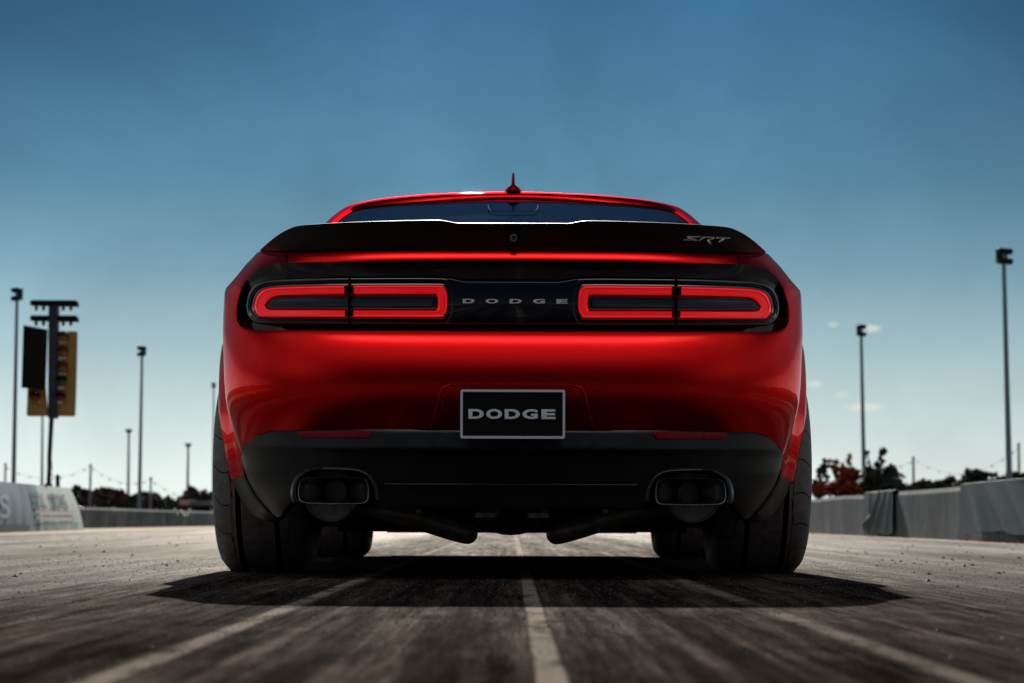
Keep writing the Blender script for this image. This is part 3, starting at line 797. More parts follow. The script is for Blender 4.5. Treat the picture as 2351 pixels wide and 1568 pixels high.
pf.grid([A3, A2, I2, I3], 0, closed=True)
part(pf, 'plate_frame', M['brushed'], parent=plate, smooth=30)
pl_b = [(1076.5, 1121), (1129, 1175), (1182.3, 1227), (1235, 1279.5-0), (1290, 1332)]
lx = [(410, 660), (703, 960), (1003, 1254), (1296, 1547), (1607, 1838)]
lx = [((1300+a/5.598)/1.2761, (1300+c/5.598)/1.2761) for a, c in lx]
letters('DODGE', lx, 939.5, 962, lambda u: tilt(950)-.0005, 'plate_letter', M['brushed'], .0022, parent=plate)

# underbody ---------------------------------------------------------------
ub = MB()
ub.box((-.62, 6.95, .30), (.62, 11.3, .60))
ub.box((-.60, 7.75, .135), (.60, 10.95, .31))
ub.box((-.60, 10.8, .115), (.60, 11.42, .30))
ub.box((-.64, 6.62, .36), (.64, 7.2, .50))
for sgn in (-1, 1):
    ub.box((sgn*.60-.02 if sgn < 0 else .58, 8.15, .15), (sgn*.86 if sgn > 0 else -.58, 10.05, .32)) if sgn > 0 else ub.box((-.86, 8.15, .15), (-.58, 10.05, .32))
part(ub, 'underbody', M['under'], smooth=0)
df = MB()
for k in range(13):
    pass
rings = []
for k in range(17):
    a = pi*k/16; rad = .13*sin(a)+.001
    rings.append([Vector((-.005-.16*cos(a), 7.66+rad*1.1*cos(2*pi*j/20), .255+rad*sin(2*pi*j/20))) for j in range(20)])
df.grid(rings, 0, closed=True)
df.tube([(-.62, 7.66, .33), (-.1, 7.66, .27)], .03, 12); df.tube([(.62, 7.66, .33), (.1, 7.66, .27)], .03, 12)
for (x, z) in ((-.09, .245), (-.05, .205), (.02, .23), (.075, .25), (.11, .205), (-.20, .26), (.22, .27), (-.30, .27), (.33, .28)):
    df.tube([(x, 7.44, z), (x, 7.52, z)], .011, 8)
part(df, 'differential', M['pipe'], smooth=50)

hw_ = MB()
for sgn in (-1, 1):
    for (u_, v_) in ((275, 1150), (72.5, 1150), (214, 1172), (245, 1160)):
        c_ = U(sgn*u_, v_, 6.70); hb_ = MB(); hb_.tube([c_, c_+Vector((0, .02, 0))], [.009, .011], 8); part(hb_, 'bolt', M['dchrome'])
    c_ = U(sgn*60, 1184, 6.75); hb_ = MB(); hb_.tube([c_+Vector((0, 0, -.006)), c_+Vector((0, 0, .008))], .034, 20); part(hb_, 'rubber_mount', M['pipe'], smooth=50)
    ar = MB(); ar.tube(catmull([(sgn*.10, 7.45, .26), (sgn*.35, 7.48, .235), (sgn*.66, 7.60, .25)], 5), [.022]*11, 12); part(ar, 'suspension_arm', M['pipe'], smooth=50)
    ar = MB(); ar.tube(catmull([(sgn*.12, 7.30, .33), (sgn*.40, 7.28, .32), (sgn*.58, 7.45, .30)], 5), [.016]*11, 10); part(ar, 'sway_bar', M['pipe'], smooth=50)
# wheels ------------------------------------------------------------------
def wheel_mesh():
    prof = [(-.118, .228), (-.135, .235), (-.150, .25), (-.158, .275), (-.160, .295), (-.157, .312), (-.149, .327), (-.137, .3385), (-.118, .3465), (-.095, .3515),
            (-.063, .3538), (-.060, .3460), (-.048, .3460), (-.045, .3545),
            (.0, .3548), (.0008, .353), (.002, .3548), (.059, .3542), (.062, .3455), (.076, .3455), (.079, .3535),
            (.105, .350), (.126, .3435), (.142, .334), (.152, .321), (.158, .304), (.160, .285), (.158, .265), (.150, .248), (.135, .235), (.118, .228)]
    ty = MB(); n = 144
    rws = [[Vector((x, r*cos(2*pi*k/n), r*sin(2*pi*k/n))) for k in range(n)] for (x, r) in prof]
    for r in rws:
        for p in r:
            if p.z < -.342: p.z = -.3515
    ty.grid(rws, 0, closed=True, fm=lambda i, j: 1 if i in (10, 11, 12, 17+1-1, 18, 19) and i not in (17,) else 0)
    def rad(x):
        q = sorted([(p[0], p[1]) for p in prof if p[1] > .27 and not (-.0625 < p[0] < -.0455) and not (.0605 < p[0] < .078)])
        return pl(q, x)
    def strip(path, w, mi, lift=.0007):
        A, B = [], []
        for i, (x, a) in enumerate(path):
            x2, a2 = path[min(i+1, len(path)-1)]; x1, a1 = path[max(i-1, 0)]
            tx, ta = x2-x1, (a2-a1)*.35; L = math.hypot(tx, ta) or 1; nx, na = -ta/L*w/2, tx/L*w/2/.35
            for lst, s_ in ((A, 1), (B, -1)):
                xx, aa = x+nx*s_, a+na*s_; r = rad(xx)+lift; lst.append(Vector((xx, r*cos(aa), r*sin(aa))))
        if all(p.z > -.345 for p in A): ty.grid([A, B], mi)
    for k in range(20):
        a0 = 2*pi*k/20
        for mir in (1, -1):
            a1 = a0+(.0 if mir > 0 else .16)
            pth = [(mir*lerp(.150, .098, t), a1-.05*sin(pi*t)*.8-.06*t) for t in [q/8 for q in range(9)]]
            strip(pth, .0032, 1)
            if k % 2 == 0:
                strip([(mir*lerp(.098, .088, t), a1-.06-.26*t) for t in [q/6 for q in range(7)]], .0026, 1)
    strip([(.093, 2*pi*k/96) for k in range(97)], .0022, 2, .0009) if False else None
    rwsr = [[Vector((x, (rad(x)+.0009)*cos(2*pi*k/n), max(-.3512, (rad(x)+.0009)*sin(2*pi*k/n)))) for k in range(n)] for x in (.0915, .0937)]
    ty.grid(rwsr, 2, closed=True)
    for xa, xb in ((-.0445, -.0420), (.0795, .0820), (-.0655, -.0640), (.0570, .0585)):  # pale rings beside the grooves, edge highlights put into the colour
        ty.grid([[Vector((x, (rad(x)+.0008)*cos(2*pi*k/n), max(-.3512, (rad(x)+.0008)*sin(2*pi*k/n)))) for k in range(n)] for x in (xa, xb)], 3, closed=True)
    rm = MB()
    rp = [(-.125, .236), (-.132, .236), (-.134, .228), (-.128, .221), (-.11, .212), (-.05, .205), (.05, .205), (.11, .212), (.130, .222), (.134, .232), (.128, .237)]
    rm.grid([[Vector((x, r*cos(2*pi*k/64), r*sin(2*pi*k/64))) for k in range(64)] for x, r in rp], 0, closed=True)
    for k in range(10):
        a = 2*pi*k/10; w = .018; d = Vector((0, cos(a), sin(a))); t = Vector((0, -sin(a), cos(a)))
        q = [d*.03-t*w, d*.03+t*w, d*.208+t*w*.6, d*.208-t*w*.6]
        rm.prism([Vector((.07, p.y, p.z)) for p in q], (.035, 0, 0))
    rm.tube([(.02, 0, 0), (.11, 0, 0)], .06, 24)
    bk = MB(); bk.tube([(-.01, 0, 0), (.02, 0, 0)], .185, 40); bk.box((-.03, -.19, -.07), (.04, -.11, .07))
    return ty, rm, bk
ty, rm, bk = wheel_mesh()
w0 = rm.build('wheel', M['rim'], car, smooth=40)
ty.build('tyre', M['rubber'], w0, smooth=35, mats=[M['rubber'], M['groove'], M['redline'], simple('groove_edge_highlight', (.28, .25, .23), .5)], merge=False)  # last material is rubber painted lighter as a highlight along the groove edges
bk.build('brake_disc', M['pipe'], w0, smooth=40)
def place_wheel(o, sgn, Y, z=.3515):
    o.location = Vector((sgn*.825, Y, z))-car_loc; o.rotation_euler = (0, 0, 0) if sgn > 0 else (0, 0, pi)
place_wheel(w0, 1, 7.655)
for sgn, Y in ((-1, 7.655), (1, 10.6), (-1, 10.6)):
    w = copy_tree(w0, car); place_wheel(w, sgn, Y)

# ------------------------------------------------------------------ ground
g = MB()
xs = [-400, -60, -20, -9.5, 9.5, 20, 60, 400]; yy = [-60, -5, 0, 5, 10, 20, 50, 100, 200, 900]
g.grid([[Vector((x, y, 0)) for x in xs] for y in yy])
gd = g.build('ground', M['ground'], smooth=0); tag(gd, kind='structure')
# sandy verge strips at the foot of the walls
def wall_x_r(Y): return 4.18+(Y-18.3)*(4.44-4.18)/(32.9-18.3)
vg = MB()
vg.grid([[Vector((x, y, .004)) for x in (-8.3, -7.2, -6.2, -5.4)] for y in (5, 20, 50, 120, 300)])
vg.grid([[Vector((x, y, .004)) for x in (wall_x_r(min(y, 60))-.30, wall_x_r(min(y, 60))+.2)] for y in (5, 20, 60, 300)])
tag(vg.build('verge', M['verge'], smooth=0), kind='structure')
# crumbs of rubber and grit lying on the strip
cb = MB()
def crumb(x, y, r):
    ps = []
    for k in range(5):
        a = 2*pi*k/5+random.random(); ps.append(Vector((x+r*cos(a)*random.uniform(.7, 1.3), y+r*sin(a)*random.uniform(.7, 1.6), 0.0)))
    t_ = Vector((x, y, r*random.uniform(.5, 1.0)))
    cb.add(ps+[t_], [(i, (i+1) % 5, 5) for i in range(5)])
for k in range(2600):
    y = 1.6+ (random.random()**1.6)*16; x = random.uniform(-1, 1)*(.5+y*.30)
    crumb(x, y, random.choice([.0008, .001, .0012, .0016, .002, .003])*(1+y*.06))
for k in range(500):
    y = random.uniform(6, 26); x = random.choice([random.uniform(1.1, 4), random.uniform(-6, -1.2)]); crumb(x, y, random.uniform(.004, .012))
for k in range(9000):
    y = 3.0+random.random()**1.3*7; x = random.uniform(-1, 1)*(.3+y*.26); r = random.uniform(.0007, .0019)*(1+.12*(y-3)); a = random.random()*6.28
    cb.add([(x+r*cos(a), y+r*sin(a), 0), (x+r*cos(a+2.1), y+r*sin(a+2.1), 0), (x+r*cos(a+4.2), y+r*sin(a+4.2), 0), (x, y, r*random.uniform(.6, 1.1))], [(0, 1, 3), (1, 2, 3), (2, 0, 3)])
tag(cb.build('rubber_crumbs', M['pebble'], smooth=0, merge=False), kind='stuff')
lf = MB()
for k in range(260):
    y = 1.7+random.random()**1.5*9; x = random.uniform(-1, 1)*(.4+y*.28); r = random.uniform(.0006, .0016)
    a = random.random()*6.28
    lf.add([(x-r*cos(a), y-r*sin(a), .0008), (x+r*cos(a), y+r*sin(a), .0008+r*.5), (x-r*sin(a), y+r*cos(a), .0008+r)], [(0, 1, 2)])
gm_ = MB()
for k in range(7000):
    y = 2.6+random.random()**1.3*7; x = random.uniform(-1, 1)*(.3+y*.26); r = random.uniform(.0006, .0015)*(1+.1*(y-3)); a = random.random()*6.28
    gm_.add([(x+r*cos(a), y+r*sin(a), 0), (x+r*cos(a+2.1), y+r*sin(a+2.1), 0), (x+r*cos(a+4.2), y+r*sin(a+4.2), 0), (x, y, r*random.uniform(.5, .9))], [(0, 1, 3), (1, 2, 3), (2, 0, 3)])
tag(gm_.build('pale_grit', simple('pale_stone_grit', (.22, .19, .17), .6, var=.4, vscale=30), smooth=0, merge=False), kind='stuff')
tag(lf.build('bright_grit', simple('glassy_grit', (.7, .62, .5), .15, coat=.5), smooth=0, merge=False), kind='stuff')

# ------------------------------------------------------------------ concrete walls
def wall_run(name, pts, h, lab, thick=.22, side=1, lip=.045):
    "pts: (x,y) along the foot facing the strip; side=+1 wall body extends to +x"
    mb = MB(); rws = []
    for (x, y, hh) in pts:
        s_ = side
        rws.append([Vector((x, y, 0)), Vector((x+s_*.001, y, .05)), Vector((x+s_*.002, y, .12)), Vector((x+s_*.01, y, hh-lip)), Vector((x+s_*.012, y, hh-lip)), Vector((x+s_*.035, y, hh)), Vector((x+s_*thick, y, hh)), Vector((x+s_*(thick+.04), y, 0))])
    mb.grid(rws)
    for r in (rws[0], rws[-1]): mb.add(r, [tuple(range(len(r)))])
    o = mb.build(name, M['wall'], smooth=20); tag(o, lab, 'wall'); return o
random.seed(3)
rp_ = [(wall_x_r(min(y, 60)), y, .515+.008*sin(y*1.3)) for y in [12, 14, 16, 18, 20, 22, 24, 26, 28, 30, 33, 36, 40, 48, 60, 90, 140]]
wall_run('concrete_wall', rp_, .515, 'long grey concrete barrier wall right of the car with wrinkled plastic sheets on it')
wall_run('concrete_wall', [(-8.05, y, .40+.004*sin(y)) for y in [34, 40, 45, 50, 55, 60, 70, 90, 130]], .40, 'low dark grey concrete barrier wall left of the car behind the signs banner', side=-1)
# plastic sheets draped over the right wall
def sheet(name, y0, y1, lab, folds, seed, grp, htop=.53, low=.03):
    rnd = random.Random(seed); mb = MB(); rws = []
    ny, nz = 46, 22
    for i in range(ny+1):
        y = lerp(y0, y1, i/ny); r = []
        for j in range(nz+1):
            t = j/nz; z = lerp(htop, low+.012*sin(i*.35+seed)+.008*sin(i*.83), t); d = .015+.01*t
            for (c, a, w, sl) in folds:
                dd = (i/ny-c-sl*t)/w; d += a*exp(-dd*dd)*(.3+.9*t)
            r.append(Vector((wall_x_r(y)-d-.02, y, z)))
        # over the top
        r.insert(0, Vector((wall_x_r(y)+.25, y, htop+.004))); r.insert(1, Vector((wall_x_r(y)+.02, y, htop+.008)))
        rws.append(r)
    mb.grid(rws); o = mb.build(name, M['tarp'], smooth=60); tag(o, lab, 'plastic sheet', grp); return o
gs = 'plastic sheets draped over the right wall'
def yr(px, Yg):  # distance at which the right wall foot stands at picture column px
    for _ in range(20): Yg = wall_x_r(Yg)*F/(px-CX)
    return Yg
sheet('plastic_sheet', yr(2056, 25), yr(1990, 28), 'shiny creased grey plastic sheet on the right wall, narrow one nearer the car', [(.25, .05, .05, .3), (.45, .06, .05, .35), (.1, .03, .04, .1), (.8, .05, .05, -.1)], 1, gs)
sheet('plastic_sheet', 14.0, yr(2212, 21), 'wide grey plastic sheet with long folds on the right wall at the photo edge', [(.92, .04, .03, -.1), (.8, .05, .03, -.15), (.68, .05, .03, -.15), (.55, .05, .06, -.5), (.3, .05, .05, -.4)], 2, gs, low=.09)
# weeds at the foot of the right wall
wd = MB(); random.seed(5)
for k in range(420):
    y = random.choice([random.uniform(15, 21), random.uniform(15, 19), random.uniform(22, 50)]); x = wall_x_r(y)-.07-random.random()*.06; h_ = random.uniform(.015, .05); a = random.random()*6.28
    wd.add([(x, y, 0), (x+.01*cos(a), y+.01*sin(a), 0), (x+.02*sin(a), y+.02*cos(a), h_)], [(0, 1, 2)])
for k in range(100):
    y = random.choice([42.5, 48.2])+random.gauss(0, .25); x = -8.0+.06+random.random()*.06; a = random.random()*6.28
    wd.add([(x, y, 0), (x+.015*cos(a), y+.015*sin(a), 0), (x+.02*sin(a), y+.02*cos(a), random.uniform(.03, .08))], [(0, 1, 2)])
tag(wd.build('weeds', M['grass'], smooth=0, merge=False), kind='stuff')
# sheet scraps on the left wall
def scrap(px, py, w, h_, lab, shape):
    Y = 8.05*F/(CX-px); mb = MB(); s_ = Y/F
    for pts in shape:
        q = [P(px+a*w, py+c*h_, Y-.1) for a, c in pts]
        q = [Vector((-7.98, y_ if False else v.y+(k*.02), v.z)) if False else v for k, v in enumerate(q)]
        mb.prism(q, (.0, .05, 0))
    o = mb.build('plastic_scrap', M['scrap'], smooth=0); tag(o, lab, 'plastic scrap', 'white plastic scraps on the left wall')
scrap(411, 1176, 12, 9, 'crumpled white plastic scrap hanging in two loops over the left wall', [[(-1, -.6), (-.7, -.8), (-.2, .6), (0, .9), (-.1, 1.2), (-.5, .6)], [(.3, -.3), (.6, -.2), (1.0, .6), (1.6, .7), (2.1, -.8), (2.4, -.3), (1.8, 1.2), (1.0, 1.3)]])
scrap(188, 1170, 5, 5, 'small white plastic scrap on the left wall beside the signs banner', [[(-1, -.8), (.3, -.4), (1, .3), (.4, 1), (-.7, .6)]])
scrap(263, 1172, 5, 5, 'small white plastic scrap on the left wall below the treeline', [[(-1, -.8), (.4, -.6), (1, .5), (.2, 1), (-.8, .4)]])

# ------------------------------------------------------------------ banner barrier at the left
bn = empty('banner_barrier', (-6.6, 31, 0)); tag(bn, 'pale banner with faded sign-maker lettering wrapped round a slanting barrier end', 'banner')
def bnpart(mb, name, mat, parent=None, **kw):
    mb.v = [tuple(Vector(v)-Vector((-6.6, 31, 0))) for v in mb.v]; return mb.build(name, mat, parent or bn, **kw)
# foot line from (194,1221) to (-40,1230); top line from (160,1124) to (-40,1106)
def bf(s_, t, off=0):
    "s 0..1 from right end to beyond the frame; t 0 foot .. 1 top"
    Y = lerp(36.0, 25.5, s_)
    foot = P(lerp(194, -40, s_), lerp(1221, 1230.3, s_), Y); tp_ = P(lerp(161, -40, min(1, s_*1.0)), lerp(1124, 1106, s_), Y+.25)
    foot.z = max(foot.z, .005)
    p = foot.lerp(tp_, t); bul = 0
    nx = Vector((.7, -.7, 0)).normalized()
    p.x += .035*sin(pi*t*.9)
    return p+nx*off
mb = MB(); rws = [[bf(i/40, j/14, .01*sin(i*.9+j*.3)*(.3 if i < 26 else 1.0)) for j in range(15)] for i in range(41)]
mb.grid(rws, fm=lambda i, j: 0 if i < 17-j*.1 else 1)
mb.grid([[r[-1] for r in rws], [r[-1]+Vector((-.25, .35, -.01)) for r in rws], [Vector((r[-1].x-.3, r[-1].y+.4, 0)) for r in rws]], 1)
bnpart(mb, 'banner_sheet', M['banner'], mats=[M['banner'], M['vinyl']], smooth=60)
def banner_text(txt, s0, s1, t0, t1, mat, name, slant=0):
    n = len(txt)
    for k, ch in enumerate(txt):
        if ch == ' ': continue
        vs, fs = text_mesh(ch, 1, 1, .01, 'bt'); mb = MB(); out = []
        a, c = lerp(s0, s1, (k+.06)/n), lerp(s0, s1, (k+.90)/n); tt_ = t1 if (ch.isupper() or ch in 'bldi') else lerp(t0, t1, .72); lo = t0-(.3*(t1-t0) if ch == 'g' else 0)
        if ch == '.': tt_ = lerp(t0, t1, .15); c = lerp(a, c, .35)
        for v in vs:
            s_ = lerp(a, c, v.x); t = lerp(lo, tt_, v.y); out.append(bf(s_, t, .03+v.z*.02))
        mb.add(out, fs); bnpart(mb, name, mat, smooth=0, recalc=False)
banner_text('BELL SIGNS', .50, .115, .50, .83, M['ink'], 'banner_letter')
banner_text('bellsignsmd.com', .44, .05, .08, .22, M['tealink'], 'banner_letter')
for t0, t1 in ((.40, .445), (.27, .315)):
    mb = MB(); mb.grid([[bf(s_, t, .032) for t in (t0, t1)] for s_ in [lerp(.48, .08, k/10) for k in range(11)]]); bnpart(mb, 'banner_stripe', M['pinkink'])
# pale folds of the older banner further left
mb = MB()
mb.grid([[bf(s_, t, .045+.02*sin(t*3)) for t in (.02, .06, .1, .14)] for s_ in [lerp(.98, .55, k/8) for k in range(9)]])
bnpart(mb, 'loose_hem', M['tarp'], smooth=60)
banner_text('US', 1.0, .73, .28, .75, simple('pale_lettering', (.32, .45, .50), .5), 'banner_letter')

# ------------------------------------------------------------------ timing tree
YT = 35.6
tt_loc = P(115, 1221, YT); tt_loc.z = 0
tree = empty('starting_light_tree', tt_loc); tag(tree, 'drag strip starting light tree with lamp boards either side of a dark post', 'starting lights')
def tpart(mb, name, mat, parent=None, **kw):
    mb.v = [tuple(Vector(v)-tt_loc) for v in mb.v]; return mb.build(name, mat, parent or tree, **kw)
def slab(poly, Y, th): 
    mb = MB(); mb.prism([P(a, c, Y) for a, c in poly], (0, th, 0)); return mb
mb = MB(); mb.tube([P(111, 1225, YT), P(112.5, 1118, YT), P(114, 1080, YT), P(114.5, 1050, YT), P(119, 960, YT)], [.05, .035, .034, .036, .038], 14); tpart(mb, 'post', simple('black_post', (.012, .012, .014), .5), smooth=60)
mb = MB(); mb.tube([P(120, 1096, YT)+Vector((0, -.05, 0))]+[P(x, y, YT-.05) for x, y in ((121, 1080), (119, 1060), (117, 1050))], .006, 6)
mb.tube([P(x, y, YT-.05) for x, y in ((118, 1096), (122, 1092), (124, 1100), (120, 1106), (117, 1112))], .007, 6); tpart(mb, 'cable', M['blackboard'])
mb = MB(); mb.tube([P(104, 1118, YT), P(121, 1118, YT)], .03, 8); tpart(mb, 'foot_bracket', M['blackboard'])
o = slab([(111, 706), (132, 706), (131, 960), (129, 964), (112, 964), (110, 960)], YT-.06, .16); tpart(o, 'column', M['navy'], smooth=0)
# vertical faded lettering on the column
vs, fs = text_mesh('PORTATREE', 1, 1, .02, 'pt'); mb = MB(); out = []
for v in vs: out.append(P(lerp(115.5, 127.5, 1-v.y), lerp(900, 755, v.x), YT-.065-v.z*.02))
mb.add(out, fs); tpart(mb, 'column_lettering', M['lettergrey'], smooth=0, recalc=False)
for (y0, y1, yl) in ((692.5, 706, 717), (727.5, 741, 752)):
    o = slab([(69, y0+2), (72, y0), (174, y0), (177, y0+3), (178.5, y1+2), (174, y1+1), (74, y1-1), (68.5, y1-2)], YT-.04, .12); bar = tpart(o, 'crossbar', M['blackboard'], smooth=0)
    for x in (83, 99.7, 145, 162.4):
        mb = MB(); mb.tube([P(x, y1-1, YT), P(x, yl-5, YT), P(x, yl-1, YT), P(x, yl, YT)], [.026, .030, .026, .008], 12); tpart(mb, 'small_lamp', M['amber'], smooth=60)
tpart(slab([(53.3, 750), (108, 760), (104, 899), (49.3, 894)], YT-.10, .05), 'black_screen', M['blackboard'], smooth=0)
tpart(slab([(133.5, 764.5), (175, 764), (177, 767), (174.5, 900), (172.5, 956), (169, 959.5), (133, 959)], YT, .05), 'lamp_board', M['yellowboard'], smooth=0)
tpart(slab([(63.5, 896), (105, 896), (110, 959), (65, 959.5), (61.5, 956)], YT, .05), 'lamp_board', M['yellowboard'], smooth=0)
for (x, y, k) in ((147, 776, 'amber'), (146, 805, 'amber'), (145.5, 846, 'amber'), (143, 876.5, 'greenlens'), (141, 914.5, 'redlens'), (80.5, 914, 'redlens')):
    if y == 805: y = 810
    c_ = P(x, y, YT-.02); mb = MB(); R_ = 10.5*YT/F
    mb.tube([c_, c_+Vector((0, -.03, 0)), c_+Vector((0, -.045, 0))], [R_, R_, R_*.6], 24)
    lampo = tpart(mb, 'signal_lamp', M[k], smooth=50)
    hood = MB(); rws = [[c_+Vector((R_*1.12*cos(a), d, R_*1.12*sin(a))) for a in [pi*q/14 for q in range(15)]] for d in (0, -.12)]
    hood.grid(rws); hood.grid([[p*1 for p in r] for r in rws]); tpart(hood, 'lamp_hood', M['blackboard'], smooth=60)
for (x, y) in ((152, 790), (151, 826), (150, 862), (148, 894), (92, 927)):
    c_ = P(x, y, YT-.03); mb = MB(); mb.tube([c_, c_+Vector((0, -.02, 0))], .022, 12); tpart(mb, 'glint_disc', M['orangeglint'], smooth=50)  # orange discs painted in for the glints below the signal lamps
for (x, y) in ((143, 789), (142, 825), (141.5, 861.5), (140.5, 893), (137, 926)):
    q = [P(x-6, y-3, YT-.012), P(x+7, y-2, YT-.012), P(x+6, y+4, YT-.012), P(x-7, y+4.5, YT-.012)]; mb = MB(); mb.prism(q, (0, .01, 0)); tpart(mb, 'glint_strip', M['lampglass'], smooth=0)  # pale slabs stand in for white glints on the lamp boards
# stub post beside it
mb = MB(); mb.tube([P(133.5, 1222, YT+.2), P(133.5, 1097, YT+.2), P(133.5, 1093.5, YT+.2), P(133.5, 1092.5, YT+.2)], [.034, .034, .026, .008], 14)
tag(mb.build('bollard', simple('black_rubber_post', (.008, .009, .012), .5), smooth=60), 'short black round post standing behind the banner right of the starting lights', 'post')

# ------------------------------------------------------------------ floodlight masts
def mast(px_top, py_top, px_bot, py_bot, Y, w_px, head, lab, yaw=.5, mat='polegrey', grp='floodlight masts beside the strip'):
    base = P(px_bot, py_bot, Y); base.z = 0; topp = P(px_top, py_top, Y); k = Y/F
    e = empty('floodlight_mast', base); tag(e, lab, 'floodlight mast', grp)
    mb = MB(); w = w_px*k/2
    mb.tube([Vector((0, 0, 0)), Vector(((topp.x-base.x)*.5, 0, topp.z*.5)), Vector((topp.x-base.x, 0, topp.z))], [w*1.25, w, w*.75], 14)
    mb.build('pole', M[mat], e, smooth=60)
    hw, hh, nrow, ncol = head; hw *= k; hh *= k
    if nrow:
        fr_ = MB(); dx, dy = cos(yaw), sin(yaw); tx = topp.x-base.x
        for r in range(nrow):
            z = topp.z-hh*(.18+.64*r/(max(1, nrow-1)))
            fr_ = MB(); fr_.box((-hw/2, -.05, z-hh*.05), (hw/2, .05, z+hh*.05)); fr_.v = [(tx+x*dx-y*dy, x*dy+y*dx, z_) for x, y, z_ in fr_.v]; fr_.build('crossarm', M['darkfix'], e, smooth=0)
        fr_ = MB(); fr_.box((-.38*hw, .04, -hh*.95+topp.z), (.38*hw, .12, topp.z-hh*.05)); fr_.v = [(tx+x*dx-y*dy, x*dy+y*dx, z_) for x, y, z_ in fr_.v]; fr_.build('head_frame', M['darkfix'], e, smooth=0)
        for r in range(nrow):
            z = topp.z-hh*(.18+.64*r/(max(1, nrow-1)))
            for c in range(ncol):
                x = -hw/2+hw*(c+.5)/ncol; lm = MB(); sz = hw/ncol*.60
                lm.tube([Vector((x, .02, z+.0)), Vector((x, -.25*sz, z)), Vector((x, -1.1*sz, z-.25*sz)), Vector((x, -1.3*sz, z-.3*sz))], [sz*.7, sz*1.2, sz*1.75, sz*1.75], 12)
                lm.v = [(tx+a*dx-b_*dy, a*dy+b_*dx, z_) for a, b_, z_ in lm.v]
                lo = lm.build('floodlight', M['darkfix'], e, smooth=50)
                if r == 0 and mat == 'polegrey' and hw > .8 and px_top > 2000:
                    gm = MB(); gm.tube([Vector((x, -1.1*sz, z+sz*.9)), Vector((x, -1.2*sz, z+sz*.9))], sz*.5, 10); gm.v = [(tx+a*dx-b_*dy, a*dy+b_*dx, z_) for a, b_, z_ in gm.v]; gm.build('floodlight_glass', M['lampglass'], lo, smooth=40)
    return e
mast(39, 664, 30.5, 1221, 62, 9, (24, 30, 2, 4), 'tall floodlight mast at the left photo edge beside the starting lights', yaw=-.55)
mast(326.5, 797, 320.5, 1208, 96, 7.5, (19, 23, 2, 4), 'floodlight mast between the starting lights and the car, tallest there', yaw=-.4)
mast(296.5, 989, 295, 1203, 190, 6, (13, 9, 1, 4), 'short pale distant floodlight mast just left of a taller one', yaw=.1, mat='palepole')
mast(433, 1021, 431, 1203, 210, 6, (12, 9, 1, 4), 'pale distant floodlight mast standing above the trailer near the car', yaw=.1, mat='palepole')
mast(491, 881, 490, 1206, 130, 4, (8, 11, 2, 3), 'floodlight mast almost hidden by the left rear corner of the car', yaw=.1)
mast(98, 958, 97, 1204, 170, 6, (0, 0, 0, 0), 'bare pale pole seen just left of the starting light post', mat='palepole')
mast(1976.5, 742, 1987.5, 1212, 88, 9, (21, 27, 2, 4), 'floodlight mast on the right standing behind the red autumn tree', yaw=.6)
mast(2303, 566, 2322, 1228, 58, 12, (38, 36, 2, 5), 'tallest floodlight mast at the right photo edge with pale lamps', yaw=.45)

# ------------------------------------------------------------------ festoon posts with strings of lamps
def wpole(px, py0, py1, Y, w, lab, cross=False):
    b0 = P(px, py1, Y); b0.z = 0; t0 = P(px, py0, Y); k = Y/F; e = empty('wooden_pole', b0); tag(e, lab, 'utility pole', 'poles carrying string lights')
    mb = MB(); mb.tube([(0, 0, 0), (0, 0, t0.z)], [w*k*.55, w*k*.45], 10); mb.build('pole', M['palepole'], e, smooth=60)
    if cross:
        mb = MB(); mb.box((-10*k, -.05, t0.z-8*k), (10*k, .05, t0.z-6*k)); mb.build('crossarm', M['palepole'], e, smooth=0)
        mb = MB(); mb.box((-3*k, -.12, t0.z-24*k), (3*k, .12, t0.z-14*k)); mb.build('transformer', M['polegrey'], e, smooth=0)
    else:
        mb = MB(); mb.box((-3.2*k, -.05, t0.z-5*k), (3.2*k, .05, t0.z-2*k)); mb.build('bracket', M['palepole'], e, smooth=0)
    return t0
Yw = 120
wpole(11, 1067, 1206, Yw, 5, 'pale utility pole left of the tall mast at the left photo edge')
wpole(207, 1069, 1206, Yw, 5.5, 'pale utility pole above the dark left treeline near the banner')
wpole(346, 1098, 1206, Yw, 5, 'utility pole with a box at the right of the tall left mast')
wpole(455, 1128, 1206, 160, 3, 'tiny utility pole with crossarm above the trailer', cross=True)
wpole(2100, 1045, 1207, Yw, 6, 'pale utility pole on the right between dark tree and low hedge')
wpole(2343, 1013, 1208, 90, 6, 'dark utility pole at the right photo edge beside the tallest mast', cross=False)
def festoon(a, c, sag, Y0, Y1, nb, lab):
    mb = MB(); pts = []; bl = []
    for k in range(31):
        t = k/30; px = lerp(a[0], c[0], t); py = lerp(a[1], c[1], t)+4*sag*t*(1-t); pts.append(P(px, py, lerp(Y0, Y1, t)))
    k_ = (Y0+Y1)/2/F; mb.tube(pts, .28*k_, 5)
    o = mb.build('string_lights', M['palepole'], smooth=50); tag(o, lab, 'string lights', 'strings of lamps between poles')
    for j in range(nb):
        t = (j+.5)/nb; i = int(t*30); q = pts[i]; b_ = MB(); r = 2.3*k_
        b_.tube([q, q+Vector((0, 0, -r*.6)), q+Vector((0, 0, -r*1.3)), q+Vector((0, 0, -r*1.7))], [r*.5, r*1.0, r*.8, r*.3], 8); b_.build('lamp', M['polegrey'], o, smooth=60)
festoon((11, 1075), (207, 1075), 27, Yw, Yw, 8, 'string of lamps sagging behind the starting light post')
festoon((207, 1072), (346, 1104), 22, Yw, Yw, 7, 'string of lamps sagging left of the tall left mast')
festoon((346, 1102), (455, 1135), 16, Yw, 160, 5, 'string of lamps sagging down towards the trailer')
festoon((2040, 1075), (2100, 1052), 4, Yw, Yw, 3, 'short string of lamps from dark right tree to pale pole')
